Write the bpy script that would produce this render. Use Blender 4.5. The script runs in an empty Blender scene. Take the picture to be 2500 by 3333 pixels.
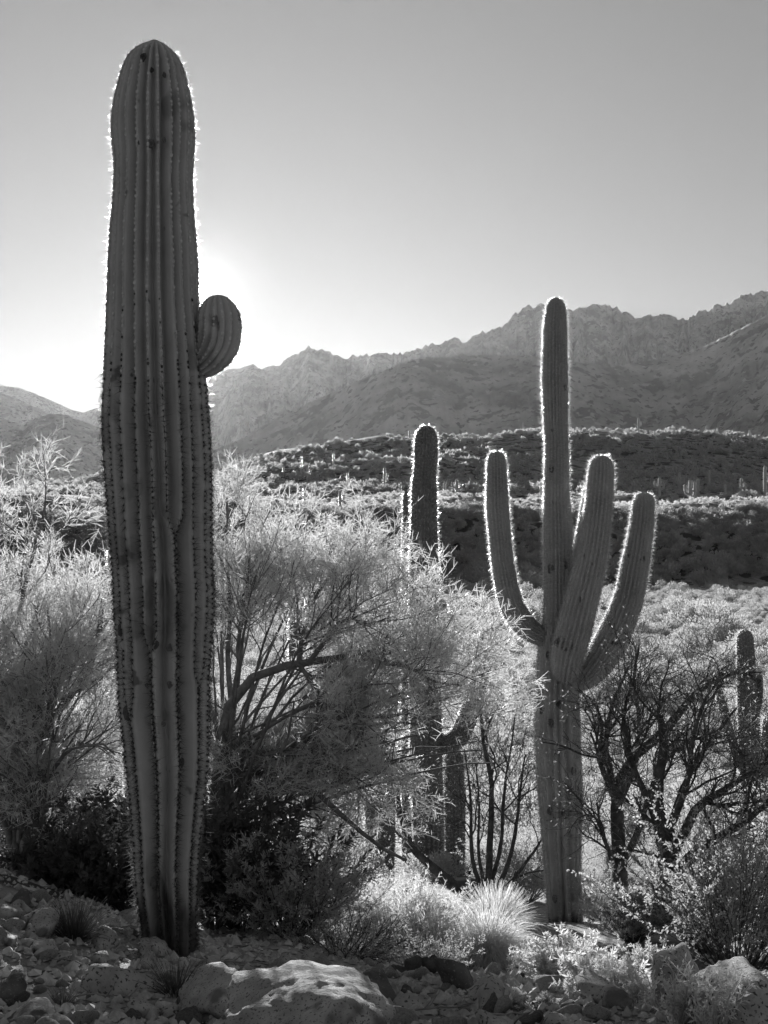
import bpy, math
import numpy as np
from mathutils import Vector

# ------------------------------------------------------------------ camera, sky, sun, exposure
SC = bpy.context.scene
COL = SC.collection
F = 4600.0                      # focal length in photograph pixels (2500 x 3333)
CAMZ = 2.1                      # eye height above the foot of the big saguaro
SUN_AZ = math.atan((652 - 1250) / F)      # to the left of the view axis (+y)
SUN_EL = math.atan((1666.5 - 958) / F)

cam_d = bpy.data.cameras.new("camera")
cam = bpy.data.objects.new("camera", cam_d)
COL.objects.link(cam)
cam.location = (0, 0, CAMZ)
cam.rotation_euler = (math.radians(90), 0, 0)
cam_d.sensor_fit = 'VERTICAL'
cam_d.sensor_height = 36.0
cam_d.lens = 36.0 * F / 3333.0
cam_d.clip_start = 0.05
cam_d.clip_end = 40000
SC.camera = cam

world = bpy.data.worlds.new("World")
SC.world = world
world.use_nodes = True
wn, wl = world.node_tree.nodes, world.node_tree.links
wn.clear()
sky = wn.new('ShaderNodeTexSky')
sky.sky_type = 'NISHITA'
sky.sun_disc = False
sky.sun_elevation = SUN_EL
sky.sun_rotation = SUN_AZ
sky.altitude = 800
sky.air_density = 1.0
sky.dust_density = 0.13
sky.ozone_density = 1.0
bw = wn.new('ShaderNodeRGBToBW')          # black and white film
bg = wn.new('ShaderNodeBackground')
bg.inputs['Strength'].default_value = 0.062
wo = wn.new('ShaderNodeOutputWorld')
wl.new(sky.outputs['Color'], bw.inputs['Color'])
film = wn.new('ShaderNodeMath')            # soft shoulder of the film for the whole sky
film.operation = 'POWER'
film.inputs[1].default_value = 0.62
wl.new(bw.outputs['Val'], film.inputs[0])
wtc = wn.new('ShaderNodeTexCoord')          # the sun itself and the narrow aureole of dusty air round it
wdot = wn.new('ShaderNodeVectorMath'); wdot.operation = 'DOT_PRODUCT'
wdot.inputs[1].default_value = (math.sin(SUN_AZ) * math.cos(SUN_EL), math.cos(SUN_AZ) * math.cos(SUN_EL), math.sin(SUN_EL))
wl.new(wtc.outputs['Generated'], wdot.inputs[0])


def wmath(op, a, b=None):
    n = wn.new('ShaderNodeMath'); n.operation = op
    for i, v in enumerate((a, b)):
        if v is None: continue
        if isinstance(v, (int, float)): n.inputs[i].default_value = v
        else: wl.new(v, n.inputs[i])
    return n.outputs['Value']


wang = wmath('ARCCOSINE', wmath('MINIMUM', wdot.outputs['Value'], 0.9999999))
wglow = wmath('MULTIPLY', wmath('EXPONENT', wmath('MULTIPLY', wang, -1 / 0.017)), 7.0)
wdisc = wmath('MULTIPLY', wmath('LESS_THAN', wang, math.radians(0.27)), 60.0)
wsum = wmath('ADD', wmath('ADD', wglow, wdisc), film.outputs['Value'])
wl.new(wsum, bg.inputs['Color'])
wl.new(bg.outputs['Background'], wo.inputs['Surface'])

sun_d = bpy.data.lights.new("sun", 'SUN')
sun_d.energy = 5.0
sun_d.angle = math.radians(0.5)
sun = bpy.data.objects.new("sun", sun_d)
COL.objects.link(sun)
sv = Vector((math.sin(SUN_AZ) * math.cos(SUN_EL), math.cos(SUN_AZ) * math.cos(SUN_EL), math.sin(SUN_EL)))
sun.rotation_euler = sv.to_track_quat('Z', 'Y').to_euler()

SC.view_settings.view_transform = 'Standard'
SC.view_settings.look = 'None'
SC.view_settings.gamma = 1.0
SC.view_settings.use_curve_mapping = False
SC.view_settings.exposure = 1.1
SC.cycles.use_denoising = True
SC.cycles.max_bounces = 6
SC.cycles.diffuse_bounces = 3
SC.cycles.transmission_bounces = 4
SC.cycles.volume_bounces = 0
SC.cycles.sample_clamp_indirect = 4.0

HAZE_DENSITY = 0.066e-4
HAZE_ANISO = 0.66

# ------------------------------------------------------------------ small helpers
RNG = np.random.default_rng(7)


def P(px, py, d):
    """photograph pixel at forward distance d -> world point"""
    return np.array([(px - 1250.0) / F * d, d, CAMZ - (py - 1666.5) / F * d])


def nrm(v):
    return v / np.maximum(np.linalg.norm(v, axis=-1, keepdims=True), 1e-9)


def _hash(ix, iy, iz, seed):
    h = (ix * 374761393 + iy * 668265263 + iz * 2147483647 + seed * 1274126177) & 0xffffffff
    h = ((h ^ (h >> 13)) * 1274126177) & 0xffffffff
    h = h ^ (h >> 16)
    return (h & 0xffffff) / float(0xffffff) * 2 - 1


def noise3(x, y, z, seed=0):
    x, y, z = np.broadcast_arrays(np.asarray(x, float), np.asarray(y, float), np.asarray(z, float))
    ix, iy, iz = np.floor(x).astype(np.int64), np.floor(y).astype(np.int64), np.floor(z).astype(np.int64)
    fx, fy, fz = x - ix, y - iy, z - iz
    u, v, w = fx * fx * (3 - 2 * fx), fy * fy * (3 - 2 * fy), fz * fz * (3 - 2 * fz)
    def L(a, b, t): return a + (b - a) * t

    def h(a, b, c):                              # gradient noise corner
        k = ((_hash(ix + a, iy + b, iz + c, seed) + 1) * 5.9999).astype(np.int64)
        X, Y, Z = fx - a, fy - b, fz - c
        p = np.where(k < 4, X, np.where(k < 8, X, Y))
        q = np.where(k < 4, Y, Z)
        return np.where(k & 1, -p, p) + np.where(k & 2, -q, q)
    return L(L(L(h(0, 0, 0), h(1, 0, 0), u), L(h(0, 1, 0), h(1, 1, 0), u), v),
             L(L(h(0, 0, 1), h(1, 0, 1), u), L(h(0, 1, 1), h(1, 1, 1), u), v), w) * 1.25


def fbm(x, y, z=0.0, octaves=4, seed=0, ridged=False):
    s, a, f = 0.0, 0.5, 1.0
    for o in range(octaves):
        n = noise3(np.asarray(x) * f + o * 0.37, np.asarray(y) * f + o * 0.61, np.asarray(z) * f + 0.43 + o * 0.29, seed + o * 17)
        s = s + a * ((1 - 2 * np.abs(n)) if ridged else n)
        a *= 0.5
        f *= 2.03
        x, y = np.asarray(x) * 0.8 - np.asarray(y) * 0.6, np.asarray(x) * 0.6 + np.asarray(y) * 0.8
    return s


def make_mesh(name, verts, faces, smooth=True):
    """faces: one (n,k) int array or a list of them"""
    if not isinstance(faces, (list, tuple)):
        faces = [faces]
    faces = [np.asarray(f, np.int32) for f in faces if len(f)]
    verts = np.asarray(verts, np.float32)
    me = bpy.data.meshes.new(name)
    me.vertices.add(len(verts))
    me.vertices.foreach_set('co', verts.ravel())
    idx = np.concatenate([f.ravel() for f in faces])
    tot = np.concatenate([np.full(len(f), f.shape[1], np.int32) for f in faces])
    st = np.concatenate([[0], np.cumsum(tot)[:-1]]).astype(np.int32)
    me.loops.add(len(idx))
    me.loops.foreach_set('vertex_index', idx)
    me.polygons.add(len(tot))
    me.polygons.foreach_set('loop_start', st)
    me.polygons.foreach_set('loop_total', tot)
    me.polygons.foreach_set('use_smooth', np.full(len(tot), smooth))
    me.update(calc_edges=True)
    return me


def link(name, me, mat=None, parent=None, loc=None):
    o = bpy.data.objects.new(name, me)
    COL.objects.link(o)
    if mat is not None and me is not None:
        me.materials.append(mat)
    if parent is not None:
        o.parent = parent
    if loc is not None:
        o.location = loc
    return o


def tag(o, label=None, cat=None, group=None, kind=None):
    if label: o['label'] = label
    if cat: o['category'] = cat
    if group: o['group'] = group
    if kind: o['kind'] = kind
    return o


def empty(name, loc, label, cat, group=None):
    o = bpy.data.objects.new(name, None)
    COL.objects.link(o)
    o.location = loc
    o.empty_display_size = 0.2
    return tag(o, label, cat, group)


class Geo:
    """collects arrays of geometry that become one mesh"""
    def __init__(self): self.v, self.f, self.n = [], {3: [], 4: []}, 0
    def add(self, v, f):
        v = np.asarray(v, float).reshape(-1, 3)
        f = np.asarray(f, np.int64)
        if len(v) == 0 or len(f) == 0: return
        self.v.append(v); self.f[f.shape[1]].append(f + self.n); self.n += len(v)
    def mesh(self, name, smooth=True, origin=None):
        v = np.concatenate(self.v)
        if origin is not None: v = v - np.asarray(origin)
        return make_mesh(name, v, [np.concatenate(x) for x in self.f.values() if x], smooth)


def perp(t, rng):
    r = rng.normal(size=t.shape)
    return nrm(np.cross(t, r))


def tubes(geo, paths, radii, sides=5, rng=RNG):
    """paths (m,n,3), radii (m,n): tapered tubes"""
    paths, radii = np.asarray(paths, float), np.asarray(radii, float)
    m, n, _ = paths.shape
    t = nrm(np.gradient(paths, axis=1))
    ref = perp(nrm(paths[:, -1] - paths[:, 0] + 1e-6), rng)[:, None, :]
    u = nrm(ref - t * np.sum(ref * t, -1, keepdims=True))
    w = np.cross(t, u)
    a = np.linspace(0, 2 * np.pi, sides, endpoint=False)
    v = paths[:, :, None, :] + radii[:, :, None, None] * (np.cos(a)[None, None, :, None] * u[:, :, None, :] + np.sin(a)[None, None, :, None] * w[:, :, None, :])
    i = np.arange(m * n * sides).reshape(m, n, sides)
    j = np.roll(i, -1, axis=2)
    f = np.stack([i[:, :-1], j[:, :-1], j[:, 1:], i[:, 1:]], -1).reshape(-1, 4)
    geo.add(v.reshape(-1, 3), f)


def ribbons(geo, paths, w0, w1, rng=RNG):
    """paths (m,n,3): flat tapering strips with random roll"""
    m, n, _ = paths.shape
    t = nrm(paths[:, -1] - paths[:, 0])
    p = perp(t, rng)[:, None, :]
    w = np.linspace(w0, w1, n)[None, :, None] * 0.5
    v = np.stack([paths - p * w, paths + p * w], 2).reshape(-1, 3)
    i = (np.arange(m)[:, None] * n + np.arange(n - 1)[None, :]) * 2
    f = np.stack([i, i + 1, i + 3, i + 2], -1).reshape(-1, 4)
    geo.add(v, f)


def spikes(geo, base, dirs, length, width, rng=RNG):
    """one triangle each: base point, direction, length"""
    p = perp(dirs, rng) * (np.asarray(width).reshape(-1, 1) * 0.5)
    tip = base + dirs * np.asarray(length).reshape(-1, 1)
    v = np.stack([base - p, base + p, tip], 1).reshape(-1, 3)
    f = np.arange(len(base) * 3).reshape(-1, 3)
    geo.add(v, f)


def leaves(geo, base, dirs, length, width, rng=RNG):
    """diamond leaf (a quad) each"""
    length, width = np.asarray(length).reshape(-1, 1), np.asarray(width).reshape(-1, 1)
    p = perp(dirs, rng) * width * 0.5
    mid = base + dirs * length * 0.45
    v = np.stack([base, mid + p, base + dirs * length, mid - p], 1).reshape(-1, 3)
    geo.add(v, np.arange(len(base) * 4).reshape(-1, 4))


def spawn(par, prad, nper, t0, t1, L, ang, up, npts, jit, rng, rscale=0.6, lpow=0.5, out=None, bias=None):
    """children growing from parent paths (vectorised)"""
    m, n, _ = par.shape
    idx = np.repeat(np.arange(m), nper)
    k = len(idx)
    t = rng.uniform(t0, t1, k)
    x = t * (n - 1)
    i0 = np.clip(np.floor(x).astype(int), 0, n - 2)
    fr = (x - i0)[:, None]
    a, b = par[idx, i0], par[idx, i0 + 1]
    pos = a + (b - a) * fr
    tan = nrm(b - a)
    pr = prad[idx, i0] * (1 - fr[:, 0]) + prad[idx, i0 + 1] * fr[:, 0]
    pp = perp(tan, rng)
    an = rng.normal(ang, ang * 0.3, k)[:, None]
    d = tan * np.cos(an) + pp * np.sin(an)
    d[:, 2] += up
    if bias is not None: d = d + bias
    d = nrm(d)
    ln = L * (1 - lpow * t) * rng.uniform(0.6, 1.25, k)
    pts = [pos]
    dd = d
    for s in range(npts - 1):
        pts.append(pts[-1] + dd * (ln / (npts - 1))[:, None])
        dd = dd + rng.normal(0, jit, dd.shape)
        dd[:, 2] += up * 0.35
        dd = nrm(dd)
    paths = np.stack(pts, 1)
    r0 = np.minimum(pr * rscale, pr)
    rad = r0[:, None] * np.linspace(1, 0.35, npts)[None, :]
    return paths, rad


def curve(pts, n):
    """Catmull-Rom resample of a polyline to n points"""
    p = np.asarray(pts, float)
    q = np.vstack([2 * p[0] - p[1], p, 2 * p[-1] - p[-2]])
    seg = np.linalg.norm(np.diff(p, axis=0), axis=1)
    cum = np.concatenate([[0], np.cumsum(seg)])
    s = np.linspace(0, cum[-1], n)
    i = np.clip(np.searchsorted(cum, s, side='right') - 1, 0, len(p) - 2)
    t = ((s - cum[i]) / np.maximum(seg[i], 1e-9))[:, None]
    p0, p1, p2, p3 = q[i], q[i + 1], q[i + 2], q[i + 3]
    return 0.5 * (2 * p1 + (p2 - p0) * t + (2 * p0 - 5 * p1 + 4 * p2 - p3) * t ** 2 + (3 * p1 - p0 - 3 * p2 + p3) * t ** 3)


# ------------------------------------------------------------------ materials (all neutral: black and white)
def material(name, lo, hi, scale=8.0, detail=5.0, rough=0.9, bump=0.0, bump_scale=None, bump_dist=0.02, trans=0.0, tcol=None,
             coord='Object', spots=None, spec=0.2, stretch=None, ramp=(0.35, 0.65), cork=False, fibre=0.0):
    m = bpy.data.materials.new(name)
    m.use_nodes = True
    N, Lk = m.node_tree.nodes, m.node_tree.links
    N.clear()
    out = N.new('ShaderNodeOutputMaterial')
    pb = N.new('ShaderNodeBsdfPrincipled')
    pb.inputs['Roughness'].default_value = rough
    pb.inputs['Specular IOR Level'].default_value = spec
    tc = N.new('ShaderNodeTexCoord')
    src = tc.outputs[coord]
    if stretch:
        mp = N.new('ShaderNodeMapping'); mp.inputs['Scale'].default_value = stretch
        Lk.new(src, mp.inputs['Vector']); src = mp.outputs['Vector']
    nz = N.new('ShaderNodeTexNoise')
    nz.inputs['Scale'].default_value = scale
    nz.inputs['Detail'].default_value = detail
    nz.inputs['Roughness'].default_value = 0.65
    Lk.new(src, nz.inputs['Vector'])
    cr = N.new('ShaderNodeValToRGB')
    cr.color_ramp.elements[0].position, cr.color_ramp.elements[1].position = ramp
    cr.color_ramp.elements[0].color = (lo, lo, lo, 1)
    cr.color_ramp.elements[1].color = (hi, hi, hi, 1)
    Lk.new(nz.outputs['Fac'], cr.inputs['Fac'])
    colr = cr.outputs['Color']
    if spots:                                   # (scale, threshold, value): lichen, dirt, grains
        for (ssc, th, val) in spots:
            n2 = N.new('ShaderNodeTexNoise'); n2.inputs['Scale'].default_value = ssc; n2.inputs['Detail'].default_value = 3
            Lk.new(src, n2.inputs['Vector'])
            mr = N.new('ShaderNodeMapRange'); mr.inputs['From Min'].default_value = th; mr.inputs['From Max'].default_value = th + 0.05
            Lk.new(n2.outputs['Fac'], mr.inputs['Value'])
            mx = N.new('ShaderNodeMixRGB'); mx.inputs['Color2'].default_value = (val, val, val, 1)
            Lk.new(mr.outputs['Result'], mx.inputs['Fac']); Lk.new(colr, mx.inputs['Color1'])
            colr = mx.outputs['Color']
    if cork:                                    # woody bark creeping up from the foot
        at = N.new('ShaderNodeAttribute'); at.attribute_name = 'cork'
        n3 = N.new('ShaderNodeTexNoise'); n3.inputs['Scale'].default_value = 18; n3.inputs['Detail'].default_value = 6
        mp3 = N.new('ShaderNodeMapping'); mp3.inputs['Scale'].default_value = (1, 1, 0.2)
        Lk.new(tc.outputs['Object'], mp3.inputs['Vector']); Lk.new(mp3.outputs['Vector'], n3.inputs['Vector'])
        c3 = N.new('ShaderNodeValToRGB')
        c3.color_ramp.elements[0].position, c3.color_ramp.elements[1].position = 0.38, 0.66
        c3.color_ramp.elements[0].color = (0.03, 0.03, 0.03, 1); c3.color_ramp.elements[1].color = (0.26, 0.26, 0.26, 1)
        Lk.new(n3.outputs['Fac'], c3.inputs['Fac'])
        mx = N.new('ShaderNodeMixRGB')
        Lk.new(at.outputs['Fac'], mx.inputs['Fac']); Lk.new(colr, mx.inputs['Color1']); Lk.new(c3.outputs['Color'], mx.inputs['Color2'])
        colr = mx.outputs['Color']
    Lk.new(colr, pb.inputs['Base Color'])
    if bump:
        nb = N.new('ShaderNodeTexNoise'); nb.inputs['Scale'].default_value = bump_scale or scale * 4
        nb.inputs['Detail'].default_value = 8; nb.inputs['Roughness'].default_value = 0.7
        Lk.new(src, nb.inputs['Vector'])
        bp = N.new('ShaderNodeBump'); bp.inputs['Strength'].default_value = bump; bp.inputs['Distance'].default_value = bump_dist
        Lk.new(nb.outputs['Fac'], bp.inputs['Height']); Lk.new(bp.outputs['Normal'], pb.inputs['Normal'])
    last = pb.outputs['BSDF']
    if fibre:
        rf = N.new('ShaderNodeBsdfRefraction'); rf.inputs['IOR'].default_value = 1.15; rf.inputs['Roughness'].default_value = 0.55
        rf.inputs['Color'].default_value = (0.95, 0.95, 0.95, 1)
        mf = N.new('ShaderNodeMixShader'); mf.inputs['Fac'].default_value = fibre
        Lk.new(last, mf.inputs[1]); Lk.new(rf.outputs['BSDF'], mf.inputs[2])
        last = mf.outputs['Shader']
    if trans:
        tr = N.new('ShaderNodeBsdfTranslucent')
        c = tcol if tcol is not None else hi
        tr.inputs['Color'].default_value = (c, c, c, 1)
        mx = N.new('ShaderNodeMixShader'); mx.inputs['Fac'].default_value = trans
        Lk.new(last, mx.inputs[1]); Lk.new(tr.outputs['BSDF'], mx.inputs[2])
        last = mx.outputs['Shader']
    Lk.new(last, out.inputs['Surface'])
    return m


M = {}
M['ground'] = material('gravelly_soil', 0.19, 0.38, 1.3, 8, 0.95, 0.6, 18, 0.03, spots=[(40, 0.60, 0.36), (9, 0.60, 0.07), (0.35, 0.50, 0.06)])
M['mountain'] = material('mountain_rock', 0.26, 0.56, 0.012, 12, 0.95, 0.5, 0.05, 12.0, spots=[(0.022, 0.55, 0.24), (0.06, 0.60, 0.52), (0.09, 0.57, 0.20)])
M['rock'] = material('granite', 0.26, 0.48, 7, 10, 0.9, 0.8, 22, 0.02, spots=[(70, 0.58, 0.09), (5, 0.64, 0.42)])
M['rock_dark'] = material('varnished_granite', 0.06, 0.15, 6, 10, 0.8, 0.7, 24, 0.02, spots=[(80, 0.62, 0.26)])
M['rock_pale'] = material('pale_granite', 0.28, 0.52, 7, 10, 0.9, 0.8, 20, 0.025, spots=[(110, 0.58, 0.14), (4, 0.60, 0.17)])
M['pebble'] = material('pebble_stone', 0.26, 0.62, 9, 4, 0.9, 0.3, 60, 0.006)
M['skin'] = material('saguaro_skin', 0.46, 0.56, 5, 6, 0.62, 0.25, 45, 0.006, spec=0.3, spots=[(3, 0.60, 0.34), (7, 0.67, 0.2), (26, 0.72, 0.58)], cork=True)
M['skin_far'] = material('saguaro_skin_weathered', 0.38, 0.54, 4, 6, 0.65, 0.15, 40, 0.004, spec=0.3, spots=[(6, 0.66, 0.09)], cork=True)
M['skin_shaded'] = material('saguaro_skin_shaded', 0.13, 0.24, 4, 6, 0.65, 0.15, 40, 0.004, spec=0.3, spots=[(6, 0.66, 0.07)])  # shade of the backlit faces put into a darker copy of the skin
M['cork'] = material('saguaro_cork', 0.05, 0.20, 12, 8, 0.95, 0.9, 25, 0.03, stretch=(1, 1, 0.25))
M['areole'] = material('areole_felt', 0.45, 0.7, 30, 2, 0.95, spots=None)
M['areole_old'] = material('areole_old_felt', 0.03, 0.08, 30, 2, 0.95)
M['spine_pale'] = material('young_spine', 0.10, 0.18, 20, 1, 0.5, trans=0.4, tcol=0.95, fibre=0.4)
M['spine_near'] = material('pale_spine', 0.2, 0.36, 20, 1, 0.5, trans=0.35, tcol=0.9, fibre=0.22)
M['spine_dark'] = material('old_spine', 0.03, 0.09, 20, 1, 0.7, trans=0.25, tcol=0.5)
M['bark'] = material('palo_verde_bark', 0.10, 0.22, 14, 6, 0.85, 0.4, 30, 0.01)
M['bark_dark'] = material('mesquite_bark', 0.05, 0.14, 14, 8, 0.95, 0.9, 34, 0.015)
M['twig'] = material('palo_verde_twig', 0.36, 0.56, 6, 2, 0.5, trans=0.44, tcol=0.78, spec=0.5)
M['twig_bare'] = material('bare_twig', 0.16, 0.32, 10, 2, 0.8, trans=0.0)
M['leaf'] = material('grey_leaf', 0.22, 0.40, 7, 2, 0.6, trans=0.45, tcol=0.55, spec=0.4)
M['leaf_dark'] = material('shade_toned_leaf', 0.05, 0.11, 6, 2, 0.7, trans=0.25, tcol=0.16, spec=0.3)  # darker copy of the grey leaf, thicket shade put into its colour
M['grass'] = material('dry_grass', 0.45, 0.65, 6, 2, 0.6, trans=0.5, tcol=0.8, spec=0.3)
M['scrub'] = material('valley_scrub', 0.22, 0.50, 0.9, 4, 0.6, trans=0.38, tcol=0.65, spec=0.3)
M['scrub_far'] = material('hill_scrub', 0.2, 0.6, 0.08, 6, 0.8, trans=0.42, tcol=0.6)
M['scrub_dark'] = material('bank_tree_foliage', 0.34, 0.7, 0.12, 4, 0.8, trans=0.35, tcol=0.25)

# ------------------------------------------------------------------ the ground
_PY = np.array([-400, -60, -10, 0, 4.3, 5.5, 6.8, 8, 10, 13, 16, 20.5, 30, 45, 70, 100, 196, 213, 219, 238, 262, 340, 480, 560, 800, 1400, 30000])
_PZ = np.array([6, 2.5, .7, .45, .40, .22, 0.0, -.28, -.85, -1.67, -2.3, -3.1, -4.6, -6.3, -7.7, -8.2, -8.4, -8.5, -7.2, 1.0, 3.4, 6.4, 0, 0, 14, 20, 20.])
_MX = np.array([-400, 0, 120, 220, 340, 500, 700, 800, 900, 1000, 1100, 1200, 1300, 1600, 1900, 2200, 2500, 3200])
_MY = np.array([1610, 1600, 1580, 1560, 1535, 1560, 1530, 1490, 1462, 1448, 1430, 1416, 1405, 1402, 1398, 1402, 1418, 1440])


def smooth_profile():
    y = np.concatenate([np.linspace(-400, -10, 200), np.linspace(-9.8, 60, 700), np.linspace(60.5, 300, 480)])
    z = np.interp(y, _PY, _PZ)
    for _ in range(14):
        z[1:-1] = 0.25 * z[:-2] + 0.5 * z[1:-1] + 0.25 * z[2:]
    return y, z


_SY, _SZ = smooth_profile()


def ground(x, y, rough=True):
    x, y = np.broadcast_arrays(np.asarray(x, float), np.asarray(y, float))
    far = np.clip((y - 120) / 80, 0, 1)
    yw = y + far * 16.0 * fbm(x / 28.0, 3.1, 0, 4, 5) * np.clip((330 - y) / 60, 0, 1)
    z = np.interp(np.minimum(yw, 299), _SY, _SZ)
    # mesa hill beyond the bench
    px = 1250 + F * x / np.maximum(y, 60)
    crest = 2.1 + (1666.5 - np.interp(px, _MX, _MY)) / F * 480
    t = np.clip((y - 335) / 145, 0, 1)
    t2 = np.clip((y - 480) / 260, 0, 1)
    s = t * t * (2.2 - 1.2 * t)
    bench = np.interp(y, [262, 345], [3.4, 6.9])
    hill = bench + (crest - 1.2 - bench) * s - (crest - 14) * (t2 * t2 * (3 - 2 * t2)) * 0.55
    hill = hill + 4.5 * fbm(x / 45, y / 45, 0, 4, 9) * np.clip(t * 3, 0, 1)
    z = np.where(y > 290, hill, z)
    z = np.where(y > 900, z * 0 + 16 + 4 * fbm(x / 300, y / 300, 0, 3, 2), z)
    # foreground: stony rise on the left, shallow hollow beside the big saguaro
    near = np.exp(-((y - 7.2) / 2.2) ** 2)
    z = z + near * 0.34 * np.clip((-x - 1.15) / 0.9, 0, 1)
    z = z - np.exp(-((y - 6.9) / 0.9) ** 2 - ((x + 0.45) / 0.6) ** 2) * 0.05
    z = z - 0.34 * np.clip((x + 0.5) / 0.9, 0, 1) * np.exp(-((y - 8.3) / 1.5) ** 2)
    win = np.clip((y - 222) / 12, 0, 1) * np.clip((345 - y) / 20, 0, 1)
    z = z + win * (4.0 * fbm(x / 26, y / 26, 0, 3, 41) - 0.5)
    if rough:
        k = np.clip(1.2 - np.abs(y) / 60, 0.0, 1)
        z = z + 0.05 * k * fbm(x * 1.7, y * 1.7, 0, 4, 21)
        z = z + 0.5 * np.clip((y - 20) / 60, 0, 1) * fbm(x / 9, y / 9, 0, 3, 31) * np.clip((330 - y) / 60, 0, 1)
    return z


def G(x, y):
    return float(ground(x, y))


def axis(fine0, fine1, step, far_lo, far_hi, growth):
    a = list(np.arange(fine0, fine1, step))
    s, v = step, fine1
    while v < far_hi: a.append(v); s *= growth; v += s
    a.append(far_hi)
    s, v, b = step, fine0, []
    while v > far_lo: s *= growth; v -= s; b.append(v)
    return np.array(b[::-1] + a)


gx = axis(-2.4, 2.4, 0.09, -6000, 6000, 1.11)
gy1 = axis(3.8, 8.6, 0.08, -900, 60, 1.08)
gy1 = gy1[gy1 < 59]
gy2 = np.concatenate([np.arange(60, 205, 4.0), np.arange(205, 270, 1.5), np.arange(270, 620, 6.0), np.geomspace(620, 7700, 36)])
gy = np.concatenate([gy1, gy2])
XX, YY = np.meshgrid(gx, gy)
ZZ = ground(XX, YY)
nI, nJ = XX.shape
ii = np.arange(nI * nJ).reshape(nI, nJ)
gf = np.stack([ii[:-1, :-1], ii[:-1, 1:], ii[1:, 1:], ii[1:, :-1]], -1).reshape(-1, 4)
gob = link('ground', make_mesh('ground', np.stack([XX, YY, ZZ], -1).reshape(-1, 3), gf), M['ground'])
tag(gob, 'stony desert ground sloping down from the rocks into the scrub valley', None, kind='structure')

# ------------------------------------------------------------------ mountains
def mountain(prof, D, front, back, z0, seed, label, nu=320, nv=54, rug=1.0, gully=1.0, steep=1.25, crest_rough=6.0):
    prof = np.array(prof, float)
    pxs = np.linspace(prof[0, 0], prof[-1, 0], nu)
    pys = np.interp(pxs, prof[:, 0], prof[:, 1])
    ang = (pxs - 1250) / F
    wob = fbm(pxs / 420.0, seed * 3.3, 0, 2, seed) * 0.06
    Dc = D * (1 + wob)                                   # the crest wanders in depth
    tj = (fbm(pxs / 22.0, seed * 1.7, 0, 5, seed + 3, ridged=True) - 0.3) * crest_rough * 1.3
    H = CAMZ + (1666.5 - pys + tj) / F * Dc
    v = np.concatenate([np.linspace(0, 1, nv), 1 + np.linspace(0.04, 1, 22)])
    U, V = np.meshgrid(np.arange(nu), v)
    A, HC, DD = ang[U], H[U], Dc[U]
    Vf = np.clip(V, 0, 1)
    run = np.clip((HC - z0) * 2.0, 90, DD - front)
    Y = np.where(V <= 1, DD - run * (1 - V), DD + (V - 1) * back)
    X = A * Y
    # spurs and gullies run down the fall line
    q = pxs[U] / 75.0
    warp = fbm(q * 0.8, V * 2.2, seed, 3, seed + 5) * 1.1
    g1 = fbm(q + warp, V * 0.7, seed, 5, seed + 7, ridged=True)
    S = 0.03 * D
    g2 = fbm(X / (2.5 * S), Y / (3.5 * S), seed, 4, seed + 9)
    g3 = fbm(X / (0.9 * S), Y / (1.3 * S), seed, 4, seed + 12) + 0.6 * Vf ** 2 * fbm(X / (0.35 * S), Y / (1.2 * S), seed, 3, seed + 14, ridged=True)
    body = np.where(V <= 1, Vf ** steep, np.maximum(0, 1 - (V - 1) * 1.05))
    env = np.sin(np.pi * np.clip(Vf, 0, 1) ** 1.1) ** 0.8
    rise = HC - z0
    relief = rise * env * (0.20 * gully * (g1 - 0.3) + 0.07 * gully * g2) + rug * g3 * rise * 0.05 * np.clip(env * 1.6, 0, 1)
    base = z0 + rise * body
    slack = np.maximum(CAMZ + (HC - CAMZ) / DD * Y - base, 0.5)      # relief stays below the crest line
    Z = base + np.where(relief > 0, 0.9 * slack * np.tanh(relief / slack), relief)
    k = np.arange(U.size).reshape(U.shape)
    f = np.stack([k[:-1, :-1], k[:-1, 1:], k[1:, 1:], k[1:, :-1]], -1).reshape(-1, 4)
    o = link('mountain', make_mesh('mountain', np.stack([X, Y, Z], -1).reshape(-1, 3), f), M['mountain'])
    return tag(o, label, None, kind='structure')


D2 = 2500 / 1659.0


def dsp(pts):
    return [(a * D2, b * D2) for a, b in pts]


main_prof = dsp([(690, 930), (740, 870), (770, 815), (785, 795), (800, 772), (815, 758), (845, 766), (870, 766), (900, 757), (930, 745), (950, 750),
                 (962, 738), (985, 733), (1000, 741), (1010, 735), (1035, 721), (1070, 712), (1085, 704), (1100, 690), (1120, 672), (1140, 664), (1160, 663), (1180, 656),
                 (1215, 668), (1232, 673), (1262, 662), (1290, 659), (1310, 661), (1330, 666), (1352, 678), (1377, 690), (1400, 684), (1440, 681),
                 (1452, 686), (1472, 690), (1500, 684), (1512, 670), (1545, 663), (1578, 655), (1600, 642), (1630, 634), (1659, 627), (1720, 640), (1850, 600), (2100, 680)])
mountain(main_prof, 4600, 2400, 1900, 22, 11, 'long rocky mountain ridge rising to the right across the skyline', nu=680, nv=72, crest_rough=13, steep=1.3, gully=1.1)
mountain(dsp([(455, 975), (517, 950), (560, 925), (620, 893), (680, 865), (740, 838), (800, 812), (860, 787), (905, 774), (960, 772), (1020, 768), (1090, 766), (1180, 772),
              (1260, 785), (1330, 790), (1400, 780), (1470, 765), (1530, 745), (1580, 720), (1620, 700), (1659, 681), (1760, 650), (1950, 660), (2200, 760)]),
         2400, 1100, 1500, 20, 23, 'brushy mountain spur falling diagonally to the left with lit crest', nu=560, nv=64, crest_rough=5, steep=1.2, gully=0.22)
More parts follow.
